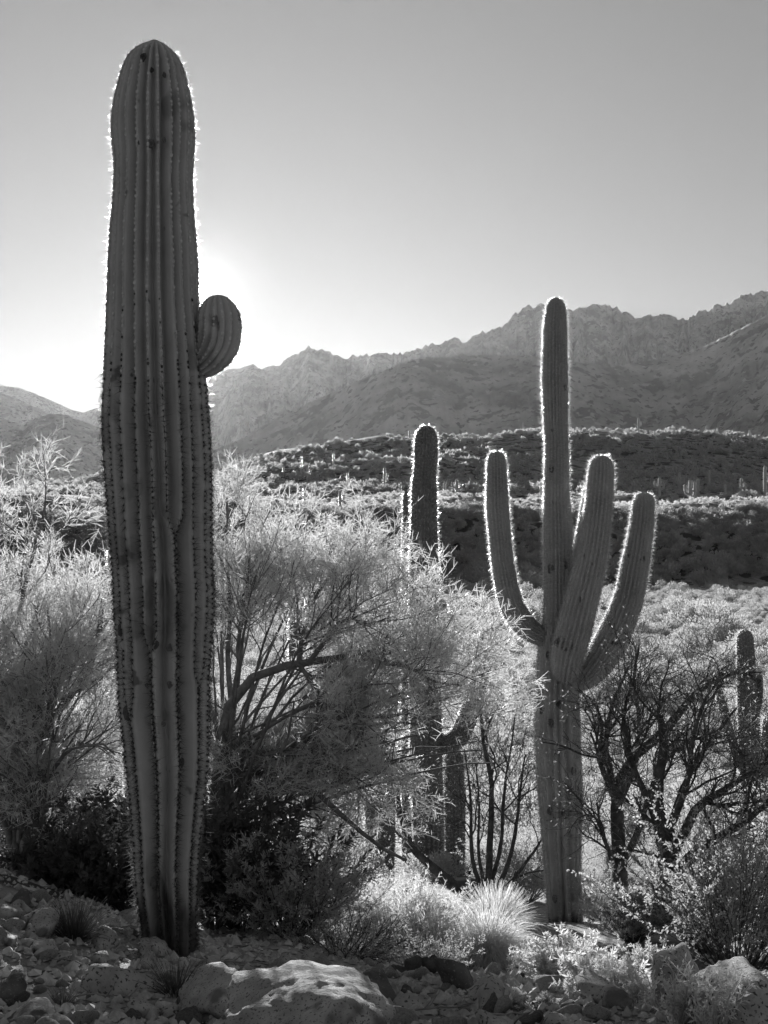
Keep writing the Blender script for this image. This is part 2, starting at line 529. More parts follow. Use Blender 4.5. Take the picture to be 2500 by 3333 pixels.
mountain(dsp([(400, 960), (440, 925), (470, 880), (500, 832), (520, 812), (545, 796), (562, 800), (590, 797), (610, 785), (625, 772), (640, 764), (652, 762), (667, 750), (682, 758), (705, 756), (722, 766), (742, 772),
              (752, 778), (760, 768), (775, 772), (792, 764), (810, 775), (880, 800), (1000, 830)]),
         5200, 3600, 1500, 25, 37, 'hazy rocky mountain with a notched peak left of the main ridge', nu=400, nv=50, crest_rough=11, steep=1.15)
mountain(dsp([(330, 900), (400, 850), (455, 815), (480, 800), (510, 797), (535, 790), (547, 787), (560, 797), (590, 790), (625, 800), (700, 815), (800, 850)]),
         6300, 5300, 1000, 25, 41, 'pale far mountain beside the sun, almost lost in haze', nu=220, nv=40, crest_rough=4, steep=1.1)
mountain(dsp([(-500, 800), (-300, 790), (-100, 815), (0, 833), (40, 838), (70, 848), (105, 862), (150, 884), (180, 891), (220, 878), (260, 860), (330, 840), (420, 835), (520, 870)]),
         6000, 4500, 1300, 25, 53, 'pale far mountain slope at the left edge dipping to a saddle', nu=280, nv=40, crest_rough=2.5, steep=1.1)
mountain(dsp([(-450, 820), (-200, 835), (0, 848), (40, 862), (70, 876), (110, 893), (140, 905), (180, 925), (230, 950), (300, 975)]),
         4600, 3100, 1500, 22, 61, 'middle mountain slope at the left edge falling to the right', nu=260, nv=44, crest_rough=3, steep=1.1)
mountain(dsp([(-420, 880), (-150, 900), (0, 903), (30, 912), (50, 917), (80, 903), (111, 893), (144, 897), (172, 909), (215, 922), (260, 940), (330, 965), (430, 990)]),
         3000, 1700, 1500, 20, 71, 'rocky foothill at the left edge behind the palo verde', nu=420, nv=110, crest_rough=3, steep=1.1, gully=0.5)

# ------------------------------------------------------------------ saguaros
def frames(path):
    t = nrm(np.gradient(path, axis=0))
    n = len(path)
    u = np.zeros((n, 3))
    ref = np.array([0.0, -1.0, 0.0])
    u[0] = nrm(ref - t[0] * np.dot(ref, t[0]))
    for i in range(1, n):
        w = u[i - 1] - t[i] * np.dot(u[i - 1], t[i])
        u[i] = w / max(np.linalg.norm(w), 1e-9)
    return t, u, np.cross(t, u)


def saguaro_limb(parent, name, pts, rad, ribs=20, depth=0.11, expo=0.9, k=5, step=0.03, dome=True, skin=None, seed=1,
                 spine_len=0.035, n_sp=8, areole_step=0.025, spine_w=0.0016, merges=(), dark_below=None, pads=True, cork_h=None, origin=(0, 0, 0), wob=0.05, cross=False, pale='spine_pale', cusp=0.65):
    rng = np.random.default_rng(seed)
    pts = np.asarray(pts, float)
    rad = np.asarray(rad, float)
    L = np.sum(np.linalg.norm(np.diff(pts, axis=0), axis=1))
    n = max(10, int(L / step))
    path = curve(pts, n)
    cum = np.concatenate([[0], np.cumsum(np.linalg.norm(np.diff(pts, axis=0), axis=1))])
    s = np.linspace(0, L, n)
    R = np.interp(s, cum, rad)
    for _ in range(max(2, n // 50)):
        R[1:-1] = 0.25 * R[:-2] + 0.5 * R[1:-1] + 0.25 * R[2:]
    if dome:
        Rd = R[-1] * 1.25
        e = np.clip((L - s) / Rd, 0, 1)
        # denser rings at the tip
        extra = L - Rd * (1 - np.cos(np.linspace(0, np.pi / 2, 10)[1:-1])) * 0.6
        s = np.sort(np.unique(np.concatenate([s, extra])))
        path2 = np.stack([np.interp(s, np.linspace(0, L, n), path[:, i]) for i in range(3)], 1)
        R = np.interp(s, np.linspace(0, L, n), R)
        path, n = path2, len(s)
        e = np.clip((L - s) / Rd, 0, 1)
        R = R * np.sqrt(np.maximum(1 - (1 - e) ** 2, 0.0004))
    t, u, w = frames(path)
    # rib crest angles, with merging pairs towards the foot
    base = (np.arange(ribs) + rng.uniform(-0.12, 0.12, ribs)) * 2 * np.pi / ribs
    C = np.repeat(base[None, :], n, 0)
    C = C + wob * fbm(s[:, None] * 1.3, base[None, :] * 2.0, seed, 3, seed + 2) * (2 * np.pi / ribs) * 6 * 0.5
    C = C + wob * 0.6 * noise3(s * 0.8, seed, 0, seed)[:, None]
    for (j, sm) in merges:                       # ribs j and j+1 join below arc length sm
        j2 = (j + 1) % ribs
        f = np.clip((sm + 0.12 - s) / 0.12, 0, 1)
        f = (f * f * (3 - 2 * f))[:, None]
        a, b = C[:, j:j + 1].copy(), C[:, j2:j2 + 1].copy()
        if j2 == 0: b = b + 2 * np.pi
        mid = (a + b) / 2
        C[:, j:j + 1] = a + (mid - 0.02 - a) * f
        nb = b + (mid + 0.02 - b) * f
        C[:, j2:j2 + 1] = nb - (2 * np.pi if j2 == 0 else 0)
    nxt = np.concatenate([C[:, 1:], C[:, :1] + 2 * np.pi], 1)
    gap = nxt - C
    tt = np.arange(k) / k
    th = C[:, :, None] + gap[:, :, None] * tt[None, None, :]
    amp = np.clip(gap / (2 * np.pi / ribs), 0.0, 1.5)
    tn = np.minimum(tt, 1 - tt) * 2
    val = (1 - cusp) * np.sin(np.pi * tt) ** expo + cusp * (1 - np.sqrt(np.maximum(1 - (tn * 0.985) ** 2, 0)))
    rr = 1 - depth * amp[:, :, None] * val[None, None, :]
    lump = 1 + 0.02 * fbm(np.cos(base)[None, :] * 1.2, s[:, None] * 2.2, np.sin(base)[None, :] * 1.2, 3, seed + 4)
    rr = rr * lump[:, :, None]
    if cork_h:
        c = np.clip(1 - s / cork_h, 0, 1)[:, None, None]
        rr = rr * (1 + 0.10 * c * fbm(th * 7, s[:, None, None] * 5, 0, 4, seed + 8))
    th2, rr2 = th.reshape(n, -1), rr.reshape(n, -1)
    V = path[:, None, :] + (R[:, None] * rr2)[:, :, None] * (np.cos(th2)[:, :, None] * u[:, None, :] + np.sin(th2)[:, :, None] * w[:, None, :])
    K = V.shape[1]
    idx = np.arange(n * K).reshape(n, K)
    jx = np.roll(idx, -1, 1)
    f = np.stack([idx[:-1], jx[:-1], jx[1:], idx[1:]], -1).reshape(-1, 4)
    ob = link(name, make_mesh(name, V.reshape(-1, 3) - np.asarray(origin), f), skin or M['skin'], parent)
    if cork_h:
        zc = s.repeat(K) / cork_h + 0.75 * fbm(th2.ravel() * 2.6, s.repeat(K) * 2.2, 0, 4, seed + 3)
        at = ob.data.attributes.new('cork', 'FLOAT', 'POINT')
        at.data.foreach_set('value', np.clip((0.75 - zc) * 4, 0, 1).astype(np.float32))
    # areoles and spines along every rib crest
    na = int(L / areole_step)
    sa = (np.arange(na)[:, None] + rng.uniform(-0.25, 0.25, (na, ribs)) + (np.arange(ribs) % 2)[None, :] * 0.5) * areole_step
    sa = np.clip(sa, 0.02, L - 0.004).ravel()
    jr = np.tile(np.arange(ribs), na)
    x = np.interp(sa, s, np.arange(n))
    i0 = np.clip(np.floor(x).astype(int), 0, n - 2)
    fr = (x - i0)
    Vr = V.reshape(n, ribs, k, 3)[:, :, 0, :]
    pos = Vr[i0, jr] * (1 - fr)[:, None] + Vr[i0 + 1, jr] * fr[:, None]
    ctr = path[i0] * (1 - fr)[:, None] + path[i0 + 1] * fr[:, None]
    tan = nrm(Vr[i0 + 1, jr] - Vr[i0, jr] + 1e-9)
    radl = pos - ctr
    nr = radl - tan * np.sum(radl * tan, -1, keepdims=True)
    nr = nrm(nr + t[i0] * 1e-4)
    keep = rng.random(len(pos)) > 0.03
    pos, nr, tan, sa2 = pos[keep], nr[keep], tan[keep], sa[keep]
    side = np.cross(nr, tan)
    if pads:
        g = Geo()
        a = np.linspace(0, 2 * np.pi, 5, endpoint=False)
        old = (sa2 < dark_below) if dark_below is not None else np.zeros(len(pos), bool)
        pr = (np.where(old, 0.0042, 0.0065) * rng.uniform(0.7, 1.3, len(pos)))[:, None, None]
        ring = pos[:, None, :] - nr[:, None, :] * 0.002 + pr * (np.cos(a)[None, :, None] * tan[:, None, :] * 1.3 + np.sin(a)[None, :, None] * side[:, None, :])
        top = (pos + nr * 0.005)[:, None, :]
        v = np.concatenate([ring, top], 1)
        b0 = (np.arange(len(pos)) * 6)[:, None]
        fa = np.stack([b0 + np.arange(5)[None, :], b0 + (np.arange(5)[None, :] + 1) % 5, np.repeat(b0 + 5, 5, 1)], -1).reshape(-1, 3)
        g.add(v.reshape(-1, 3), fa)
        ao = tag(link('areoles', g.mesh('areoles', True, origin), M['areole'], ob), kind='stuff')
        if dark_below is not None:
            ao.data.materials.append(M['areole_old'])
            ao.data.polygons.foreach_set('material_index', np.repeat((sa2 + rng.normal(0, .2, len(sa2)) < dark_below + 0.1).astype(np.int32), 5))
    gp, gd = Geo(), Geo()
    m = len(pos)
    for q in range(n_sp):
        if q < 2:
            d = nr + 0.45 * rng.normal(size=(m, 3))
            ln = spine_len * rng.uniform(0.8, 1.5, m)
        else:
            a = rng.uniform(0, 2 * np.pi, m)[:, None]
            d = nr * rng.uniform(0.25, 0.9, (m, 1)) + np.cos(a) * side + np.sin(a) * tan
            ln = spine_len * rng.uniform(0.45, 1.0, m)
        d = nrm(d)
        if dark_below is not None:
            dk = (sa2 + rng.normal(0, 0.15, m)) < dark_below
        else:
            dk = np.zeros(m, bool)
        wd = spine_w * rng.uniform(0.7, 1.2, m)
        ll = ln * np.where(dk, 1.55, 0.8 if dark_below is not None else 1.0)
        for msk, gg in ((dk, gd), (~dk, gp)):
            if msk.any():
                spikes(gg, pos[msk], d[msk], ll[msk], wd[msk] * (2.3 if gg is gd else 1.0), rng)
                if cross: spikes(gg, pos[msk], d[msk], ll[msk], wd[msk], rng)
    if gp.n: tag(link('spines', gp.mesh('spines', False, origin), M[pale], ob), kind='stuff')
    if gd.n: tag(link('spines', gd.mesh('spines', False, origin), M['spine_dark'], ob), kind='stuff')
    return ob


def px_limb(rows, d0, sink=0.0):
    """rows of (px centre, py, half-width px[, depth offset]) from foot to tip"""
    pts, rad = [], []
    for r in rows:
        d = d0 + (r[3] if len(r) > 3 else 0.0)
        pts.append(P(r[0], r[1], d))
        rad.append(r[2] / F * d)
    return np.array(pts), np.array(rad)


def scar(parent, p, size, nrmv, mat=None, flat=0.5, seed=0):
    """a callus-rimmed scar pressed on the skin"""
    rng = np.random.default_rng(seed)
    a = np.linspace(0, 2 * np.pi, 14, endpoint=False)
    nv = nrm(np.asarray(nrmv, float)); up = np.array([0, 0, 1.0]); sd = nrm(np.cross(up, nv)); up2 = np.cross(nv, sd)
    V, Fc = [], []
    jit = 1 + 0.10 * rng.normal(size=14) + 0.2 * np.sin(a * 2 + seed) * np.cos(a + seed)
    for rf, h in ((1.25, -0.25), (1.0, 0.22), (0.7, 0.25), (0.45, -0.02), (0.05, -0.12)):
        V.append(p + nv * h * size + size * rf * jit[:, None] * (np.cos(a)[:, None] * sd * 0.75 + np.sin(a)[:, None] * up2 * 1.1))
    V = np.concatenate(V)
    i = np.arange(5 * 14).reshape(5, 14); j = np.roll(i, -1, 1)
    Fc = np.stack([i[:-1], j[:-1], j[1:], i[1:]], -1).reshape(-1, 4)
    return link('scar', make_mesh('scar', V - np.array(parent.location), Fc), mat or M['cork'], parent)


# --- the big saguaro in the foreground
edges = [(3135, 470, 640), (3019, 463, 640), (2917, 446, 643), (2814, 438, 645), (2712, 432, 653), (2610, 424, 664), (2507, 412, 677), (2405, 403, 680), (2300, 390, 681), (2194, 384, 683),
         (2095, 382, 688), (1995, 371, 697), (1921, 369, 698), (1846, 367, 692), (1747, 358, 690), (1647, 351, 690), (1548, 344, 690), (1448, 338, 687), (1349, 333, 681),
         (1250, 338, 673), (1180, 341, 666), (1067, 346, 655), (954, 350, 646), (897, 351, 645), (841, 354, 643), (785, 357, 640), (728, 361, 635), (671, 367, 631), (615, 370, 628),
         (558, 372, 627), (502, 369, 632), (445, 363, 635), (389, 363, 634), (332, 370, 627), (276, 384, 615), (219, 400, 601), (180, 421, 583), (155, 445, 562), (140, 468, 540), (131, 495, 513)]
D0 = 6.8
zb = G((560 - 1250) / F * D0, D0)
big = empty('saguaro', ((560 - 1250) / F * D0, D0, zb), 'tall thick saguaro in the left foreground with one stubby arm hiding the sun', 'cactus', 'saguaros')
pts, rad = px_limb([((l + r) / 2, y, (r - l) / 2 / 1.0) for y, l, r in edges], D0)
saguaro_limb(big, 'trunk', pts, rad, ribs=22, depth=0.46, expo=1.25, k=8, cusp=0.4, step=0.022, dome=False, seed=4, spine_len=0.030, n_sp=12, areole_step=0.026,
             spine_w=0.0012, cross=True, pale='spine_near', merges=((3, 1.33), (21, 1.5), (1, 2.05), (19, 1.2), (9, 1.5), (14, 1.7)), dark_below=2.75, cork_h=0.62, origin=big.location)
pts, rad = px_limb([(632, 1200, 40, 0.0), (672, 1172, 58, -0.02), (704, 1125, 73, -0.03), (712, 1075, 76, -0.03), (711, 1030, 73, -0.02), (706, 962, 66, 0.0)], D0)
saguaro_limb(big, 'arm', pts, rad, ribs=15, depth=0.34, expo=1.0, k=8, step=0.012, seed=6, spine_len=0.028, n_sp=9, areole_step=0.022, spine_w=0.0013, cross=True, pale='spine_near', origin=big.location)
for i, (sx, sy, sz) in enumerate([(482, 217, .020), (513, 262, .012), (553, 275, .013), (514, 500, .020), (555, 487, .013), (470, 498, .010), (425, 2310, .035), (530, 2085, .022), (575, 2095, .018), (500, 2215, .012),
                                  (445, 2315, .012), (555, 2335, .014), (610, 2465, .020), (575, 2213, .016), (515, 2850, .026), (402, 2045, .03), (460, 1345, .012)]):
    k = np.interp(sy, [e[0] for e in edges[::-1]], [(e[1] + e[2]) / 2 for e in edges[::-1]])
    hw = np.interp(sy, [e[0] for e in edges[::-1]], [(e[2] - e[1]) / 2 for e in edges[::-1]])
    xx = (sx - k) / hw
    nn = np.array([xx, -math.sqrt(max(0.05, 1 - xx * xx)), 0])
    rr_ = hw / F * D0
    p = P(k, sy, D0) + nn * rr_ * 0.97
    scar(big, p, sz * 0.8, nn, seed=i)

# --- the candelabra saguaro on the right
D1 = 12.9
edges1 = [(3040, 1783, 1897), (2985, 1783, 1896), (2864, 1777, 1890), (2744, 1766, 1890), (2623, 1756, 1895), (2503, 1748, 1893), (2382, 1742, 1889), (2262, 1747, 1886), (2141, 1750, 1886), (2090, 1755, 1882), (2051, 1766, 1870),
          (1944, 1771, 1862), (1845, 1770, 1863), (1745, 1770, 1861), (1696, 1769, 1858), (1596, 1771, 1852), (1497, 1774, 1851), (1422, 1774, 1848), (1397, 1771, 1847), (1298, 1766, 1848),
          (1223, 1764, 1848), (1149, 1766, 1846), (1074, 1769, 1844), (1024, 1774, 1842), (1000, 1780, 1838), (968, 1783, 1834)]
x1 = (1840 - 1250) / F * D1
cand = empty('saguaro', (x1, D1, G(x1, D1)), 'candelabra saguaro with upraised arms standing in sun on the right', 'cactus', 'saguaros')
pts, rad = px_limb([((l + r) / 2, y, (r - l) / 2) for y, l, r in edges1], D1)
kw1 = dict(skin=M['skin_far'], depth=0.38, expo=1.0, k=6, spine_len=0.038, n_sp=11, areole_step=0.021, spine_w=0.0048, origin=cand.location)
saguaro_limb(cand, 'trunk', pts, rad, ribs=22, step=0.035, seed=14, merges=((2, 1.05), (0, 1.95), (20, 1.5), (5, 2.2), (18, 0.9)), cork_h=0.3, **kw1)
saguaro_limb(cand, 'arm', *px_limb([(1800, 2085, 26), (1755, 2068, 31), (1722, 2050, 37), (1690, 2012, 39), (1662, 1960, 38), (1638, 1845, 36), (1627, 1745, 35.5), (1619, 1646, 36.5), (1617, 1560, 33), (1615, 1467, 28)], D1), ribs=19, step=0.03, seed=15, **kw1)
saguaro_limb(cand, 'arm', *px_limb([(1838, 2200, 34, -0.10), (1842, 2165, 48, -0.24), (1850, 2120, 55, -0.30), (1868, 2051, 58, -0.32), (1894, 1944, 55, -0.33), (1918, 1845, 50, -0.33), (1936, 1745, 47, -0.33), (1948, 1646, 44, -0.33), (1956, 1546, 42, -0.33), (1957, 1480, 36, -0.33)], D1), ribs=20, step=0.03, seed=16, **kw1)
saguaro_limb(cand, 'arm', *px_limb([(1850, 2232, 28), (1905, 2205, 40), (1945, 2160, 50), (1985, 2095, 53), (2020, 2020, 50), (2048, 1944, 47.5), (2067, 1845, 44.5), (2084, 1745, 40), (2094, 1660, 36), (2097, 1600, 31)], D1), ribs=20, step=0.03, seed=17, **kw1)
saguaro_limb(cand, 'arm', *px_limb([(1850, 1990, 20, 0.1), (1872, 1900, 26, 0.22), (1890, 1800, 28, 0.25), (1912, 1690, 27, 0.25), (1926, 1565, 22, 0.25)], D1), ribs=15, step=0.03, seed=18, **kw1)
for i, (sx, sy, sz) in enumerate([(1813, 2285, .03), (1783, 2345, .03), (1755, 2310, .025), (1833, 2635, .04), (1777, 2130, .03), (1862, 2500, .03), (1780, 2630, .03), (1798, 2915, .03), (1786, 1850, .035), (1836, 1838, .03), (1790, 1530, .025), (1820, 2040, .02), (1908, 1938, .02), (1850, 2560, .025), (1772, 2700, .022)]):
    k = np.interp(sy, [e[0] for e in edges1[::-1]], [(e[1] + e[2]) / 2 for e in edges1[::-1]])
    hw = np.interp(sy, [e[0] for e in edges1[::-1]], [(e[2] - e[1]) / 2 for e in edges1[::-1]])
    xx = max(-0.9, min(0.9, (sx - k) / hw))
    nn = np.array([xx, -math.sqrt(1 - xx * xx), 0])
    off = -0.62 if sx == 1908 else 0.0
    scar(cand, P(k, sy, D1) + nn * hw / F * D1 * 0.96 + np.array([0, off, 0]), sz, nn, seed=i + 40)


def simple_saguaro(px, py_base, d, limbs, label, group='saguaros', ribs=18, lod=1.0, seed=1, name='saguaro', skin=None, cat='cactus', spines=True):
    x = (px - 1250) / F * d
    zg = G(x, d)
    root = empty(name, (x, d, zg), label, cat, group)
    for i, rows in enumerate(limbs):
        pts, rad = px_limb(rows, d)
        if i == 0:
            pts[0, 2] = min(zg - 0.15, pts[1, 2] - 0.1)
        saguaro_limb(root, 'trunk' if i == 0 else 'arm', pts, rad, ribs=ribs, depth=0.32, expo=1.0, k=3 if lod < 1 else 5, step=0.09 / lod, skin=skin or M['skin_shaded'], seed=seed + i * 7,
                     spine_len=0.055, n_sp=8 if spines else 2, areole_step=0.06 / lod, spine_w=0.013 / lod, pads=False, origin=root.location)
    return root


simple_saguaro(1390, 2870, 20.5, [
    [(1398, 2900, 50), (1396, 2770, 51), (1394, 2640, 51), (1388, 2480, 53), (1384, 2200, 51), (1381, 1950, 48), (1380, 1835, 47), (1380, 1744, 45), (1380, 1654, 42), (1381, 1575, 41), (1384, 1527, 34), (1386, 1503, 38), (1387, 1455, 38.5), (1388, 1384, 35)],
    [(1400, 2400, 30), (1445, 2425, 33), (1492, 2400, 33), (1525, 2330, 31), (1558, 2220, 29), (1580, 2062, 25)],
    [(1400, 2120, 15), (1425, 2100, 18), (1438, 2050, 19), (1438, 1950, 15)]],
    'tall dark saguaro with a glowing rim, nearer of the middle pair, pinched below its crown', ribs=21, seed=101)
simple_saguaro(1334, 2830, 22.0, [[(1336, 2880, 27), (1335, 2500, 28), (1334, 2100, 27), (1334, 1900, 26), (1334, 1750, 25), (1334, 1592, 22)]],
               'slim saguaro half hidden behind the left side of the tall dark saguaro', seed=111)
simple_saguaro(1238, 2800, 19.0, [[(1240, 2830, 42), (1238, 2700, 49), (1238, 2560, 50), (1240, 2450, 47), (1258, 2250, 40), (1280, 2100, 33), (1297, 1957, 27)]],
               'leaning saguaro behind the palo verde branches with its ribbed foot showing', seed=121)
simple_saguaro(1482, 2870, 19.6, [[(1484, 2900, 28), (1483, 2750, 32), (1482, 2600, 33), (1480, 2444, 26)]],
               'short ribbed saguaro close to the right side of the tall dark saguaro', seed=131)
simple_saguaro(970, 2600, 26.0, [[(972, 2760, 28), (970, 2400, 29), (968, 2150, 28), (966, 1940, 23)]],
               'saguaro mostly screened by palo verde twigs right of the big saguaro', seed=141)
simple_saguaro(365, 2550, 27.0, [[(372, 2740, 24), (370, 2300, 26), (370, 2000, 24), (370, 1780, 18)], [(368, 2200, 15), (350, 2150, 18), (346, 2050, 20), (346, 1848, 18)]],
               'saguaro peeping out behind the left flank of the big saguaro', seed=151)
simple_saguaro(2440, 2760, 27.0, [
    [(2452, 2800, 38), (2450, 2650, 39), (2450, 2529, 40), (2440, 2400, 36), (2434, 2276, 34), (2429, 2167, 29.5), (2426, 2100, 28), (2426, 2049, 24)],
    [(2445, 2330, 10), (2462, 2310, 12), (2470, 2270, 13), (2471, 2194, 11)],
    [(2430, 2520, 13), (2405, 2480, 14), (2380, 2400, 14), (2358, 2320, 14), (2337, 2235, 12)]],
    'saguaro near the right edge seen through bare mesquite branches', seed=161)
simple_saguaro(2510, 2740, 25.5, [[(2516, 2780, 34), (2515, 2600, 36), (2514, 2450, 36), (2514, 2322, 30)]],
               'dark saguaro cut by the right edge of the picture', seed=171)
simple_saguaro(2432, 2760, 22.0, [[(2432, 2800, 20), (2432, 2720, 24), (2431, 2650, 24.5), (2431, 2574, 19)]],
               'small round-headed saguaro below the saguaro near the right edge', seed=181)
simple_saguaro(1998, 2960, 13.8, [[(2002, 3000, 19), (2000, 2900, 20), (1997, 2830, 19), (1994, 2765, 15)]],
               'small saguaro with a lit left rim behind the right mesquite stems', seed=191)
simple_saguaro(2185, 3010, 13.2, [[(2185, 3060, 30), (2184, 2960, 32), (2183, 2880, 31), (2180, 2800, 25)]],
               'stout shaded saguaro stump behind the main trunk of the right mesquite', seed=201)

# far saguaros on the bench and the mesa
far = [  # px, py foot, py top, half width, arms
    (923, 1486, 1458, 2.6, 0), (980, 1478, 1442, 2.8, 0), (1001, 1500, 1462, 3.2, 1), (1131, 1552, 1508, 3.0, 0), (1251, 1550, 1495, 3.4, 1), (1302, 1566, 1533, 3, 0), (1333, 1412, 1394, 2.4, 0),
    (991, 1625, 1578, 4.5, 0), (1107, 1632, 1590, 4.5, 1), (1447, 1590, 1560, 4, 0), (1487, 1598, 1560, 5, 2), (1703, 1410, 1385, 2.4, 0), (1762, 1606, 1560, 4.5, 1), (1830, 1432, 1410, 2.4, 0),
    (2147, 1570, 1525, 5, 2), (2212, 1556, 1512, 4.6, 2), (2246, 1600, 1533, 5.5, 3), (2272, 1570, 1528, 4.6, 0), (2308, 1538, 1503, 3.8, 0), (2360, 1575, 1548, 4.2, 0), (2413, 1578, 1538, 4.2, 1), (2490, 1585, 1515, 5, 1),
    (2078, 1418, 1384, 3, 1), (2300, 1420, 1398, 2.6, 0), (2440, 1432, 1412, 2.4, 0), (1085, 1470, 1440, 2.6, 0)]
ordn = ['first', 'second', 'third', 'fourth', 'fifth', 'sixth', 'seventh', 'eighth', 'ninth', 'tenth', 'eleventh', 'twelfth', 'thirteenth', 'fourteenth', 'fifteenth', 'sixteenth', 'seventeenth']
zones = {'on the bright bench': [], 'on the dark mesa slope': [], 'along the mesa crest': []}
for r in sorted(far):
    zones['on the bright bench' if r[1] > 1560 else ('along the mesa crest' if r[1] < 1435 else 'on the dark mesa slope')].append(r)
for zn, rs in zones.items():
    for i, (px, pf, pt, hw, arms) in enumerate(rs):
        d = 268 + (1640 - pf) * 0.9 if pf > 1560 else 345 + (1560 - pf) / 160 * 135
        if pf < 1435: d = 478
        x = (px - 1250) / F * d
        zg = G(x, d)
        root = empty('saguaro', (x, d, zg), 'tiny distant %s saguaro %s, %s from the left' % (('plain', 'one-armed', 'two-armed', 'many-armed')[min(arms, 3)], zn, ordn[i]), 'cactus', 'distant saguaros')
        h = (pf - pt) / F * d * 1.35
        r0 = hw / F * d
        o = np.array(root.location)
        limbs = [(np.array([[0, 0, -0.5], [0, 0, h * 0.4], [0, 0, h * 0.75], [0, 0, h]]), [r0 * 0.8, r0, r0, r0 * 0.8])]
        for a in range(arms):
            sgn = -1 if a % 2 else 1
            zz = h * (0.38 + 0.1 * a)
            limbs.append((np.array([[0, 0, zz], [sgn * r0 * 2.3, 0, zz + 0.05 * h], [sgn * r0 * 2.8, 0.1, zz + 0.18 * h], [sgn * r0 * 2.9, 0.1, zz + 0.36 * h]]), [r0 * .6, r0 * .7, r0 * .75, r0 * .7]))
        for q, (pp, rr) in enumerate(limbs):
            saguaro_limb(root, 'trunk' if q == 0 else 'arm', pp + o, rr, ribs=11, depth=0.16, expo=1, k=2, step=0.35, skin=M['skin_far'], seed=300 + i, n_sp=3, areole_step=0.3, spine_len=0.16, spine_w=0.05, pads=False, origin=o)

# ------------------------------------------------------------------ rocks
def ico(sub):
    import bmesh
    bm = bmesh.new()
    bmesh.ops.create_icosphere(bm, subdivisions=sub, radius=1.0)
    v = np.array([x.co[:] for x in bm.verts]); f = np.array([[y.index for y in x.verts] for x in bm.faces])
    bm.free()
    return v, f


ICO = {s: ico(s) for s in (1, 2, 3, 4, 5)}


def rock_shape(sub, seed, planes=11, soft=9.0, rough=0.05, pts=None):
    rng = np.random.default_rng(seed)
    v, f = ICO[sub]
    n = nrm(rng.normal(size=(planes, 3)))
    dist = rng.uniform(0.5, 0.9, planes)
    c = v @ n.T
    r = dist[None, :] / np.maximum(c, 0.08)
    r = np.minimum(r, 1.6)
    r = -np.log(np.sum(np.exp(-soft * np.concatenate([r, np.full((len(v), 1), 1.25)], 1)), 1)) / soft
    q = v * r[:, None]
    d = fbm(q[:, 0] * 2.2 + seed, q[:, 1] * 2.2, q[:, 2] * 2.2, 5, seed % 97)
    d2 = fbm(q[:, 0] * 9 + seed, q[:, 1] * 9, q[:, 2] * 9, 4, seed % 89)
    cr = noise3(q[:, 0] * 1.6 + seed, q[:, 1] * 1.6, q[:, 2] * 2.4, seed % 83)
    q = q * (1 + rough * 2 * d + rough * 0.7 * d2 - (0.05 if sub >= 4 else 0) * np.exp(-(cr / 0.035) ** 2))[:, None]
    q = q / np.abs(q).max(0)
    return q, f


def rock(px, py_top, d, w, h, dep, label, mat='rock', seed=0, sub=4, rotz=None, tilt=0.0, rough=0.05, soft=9, planes=11, name='rock', sink=0.25, group=None, z=None):
    """w,h in photo pixels at distance d (half extents), dep metres half depth"""
    rng = np.random.default_rng(seed + 900)
    q, f = rock_shape(sub, seed, planes, soft, rough)
    big_ = w > 150
    w, py_top, h = w * (1 if big_ else 1.18), py_top - (0 if big_ else 0.15 * h), h * (1 if big_ else 1.15)
    hw, hh = w / F * d, h / F * d
    q = q * np.array([hw, dep, hh])
    ct, st_ = math.cos(tilt), math.sin(tilt)
    q = np.stack([q[:, 0] * ct - q[:, 2] * st_, q[:, 1], q[:, 0] * st_ + q[:, 2] * ct], 1)
    dd = np.arange(4.2, 16, 0.02)
    foot = py_top + 1.72 * h
    zz = CAMZ - (foot - 1666.5) / F * dd - ground((px - 1250) / F * dd, dd)
    hit = np.nonzero(zz < 0)[0]
    dn = dd[hit[0]] + dep * 0.6 if len(hit) else d
    if abs(dn - d) > 1.6: dn = d
    q = q * np.array([dn / d, 1, dn / d])
    d = dn
    c = P(px, py_top + h, d)
    o = link(name, make_mesh(name, q, f, True), M[mat], None, tuple(c))
    return tag(o, label, 'rock', group)


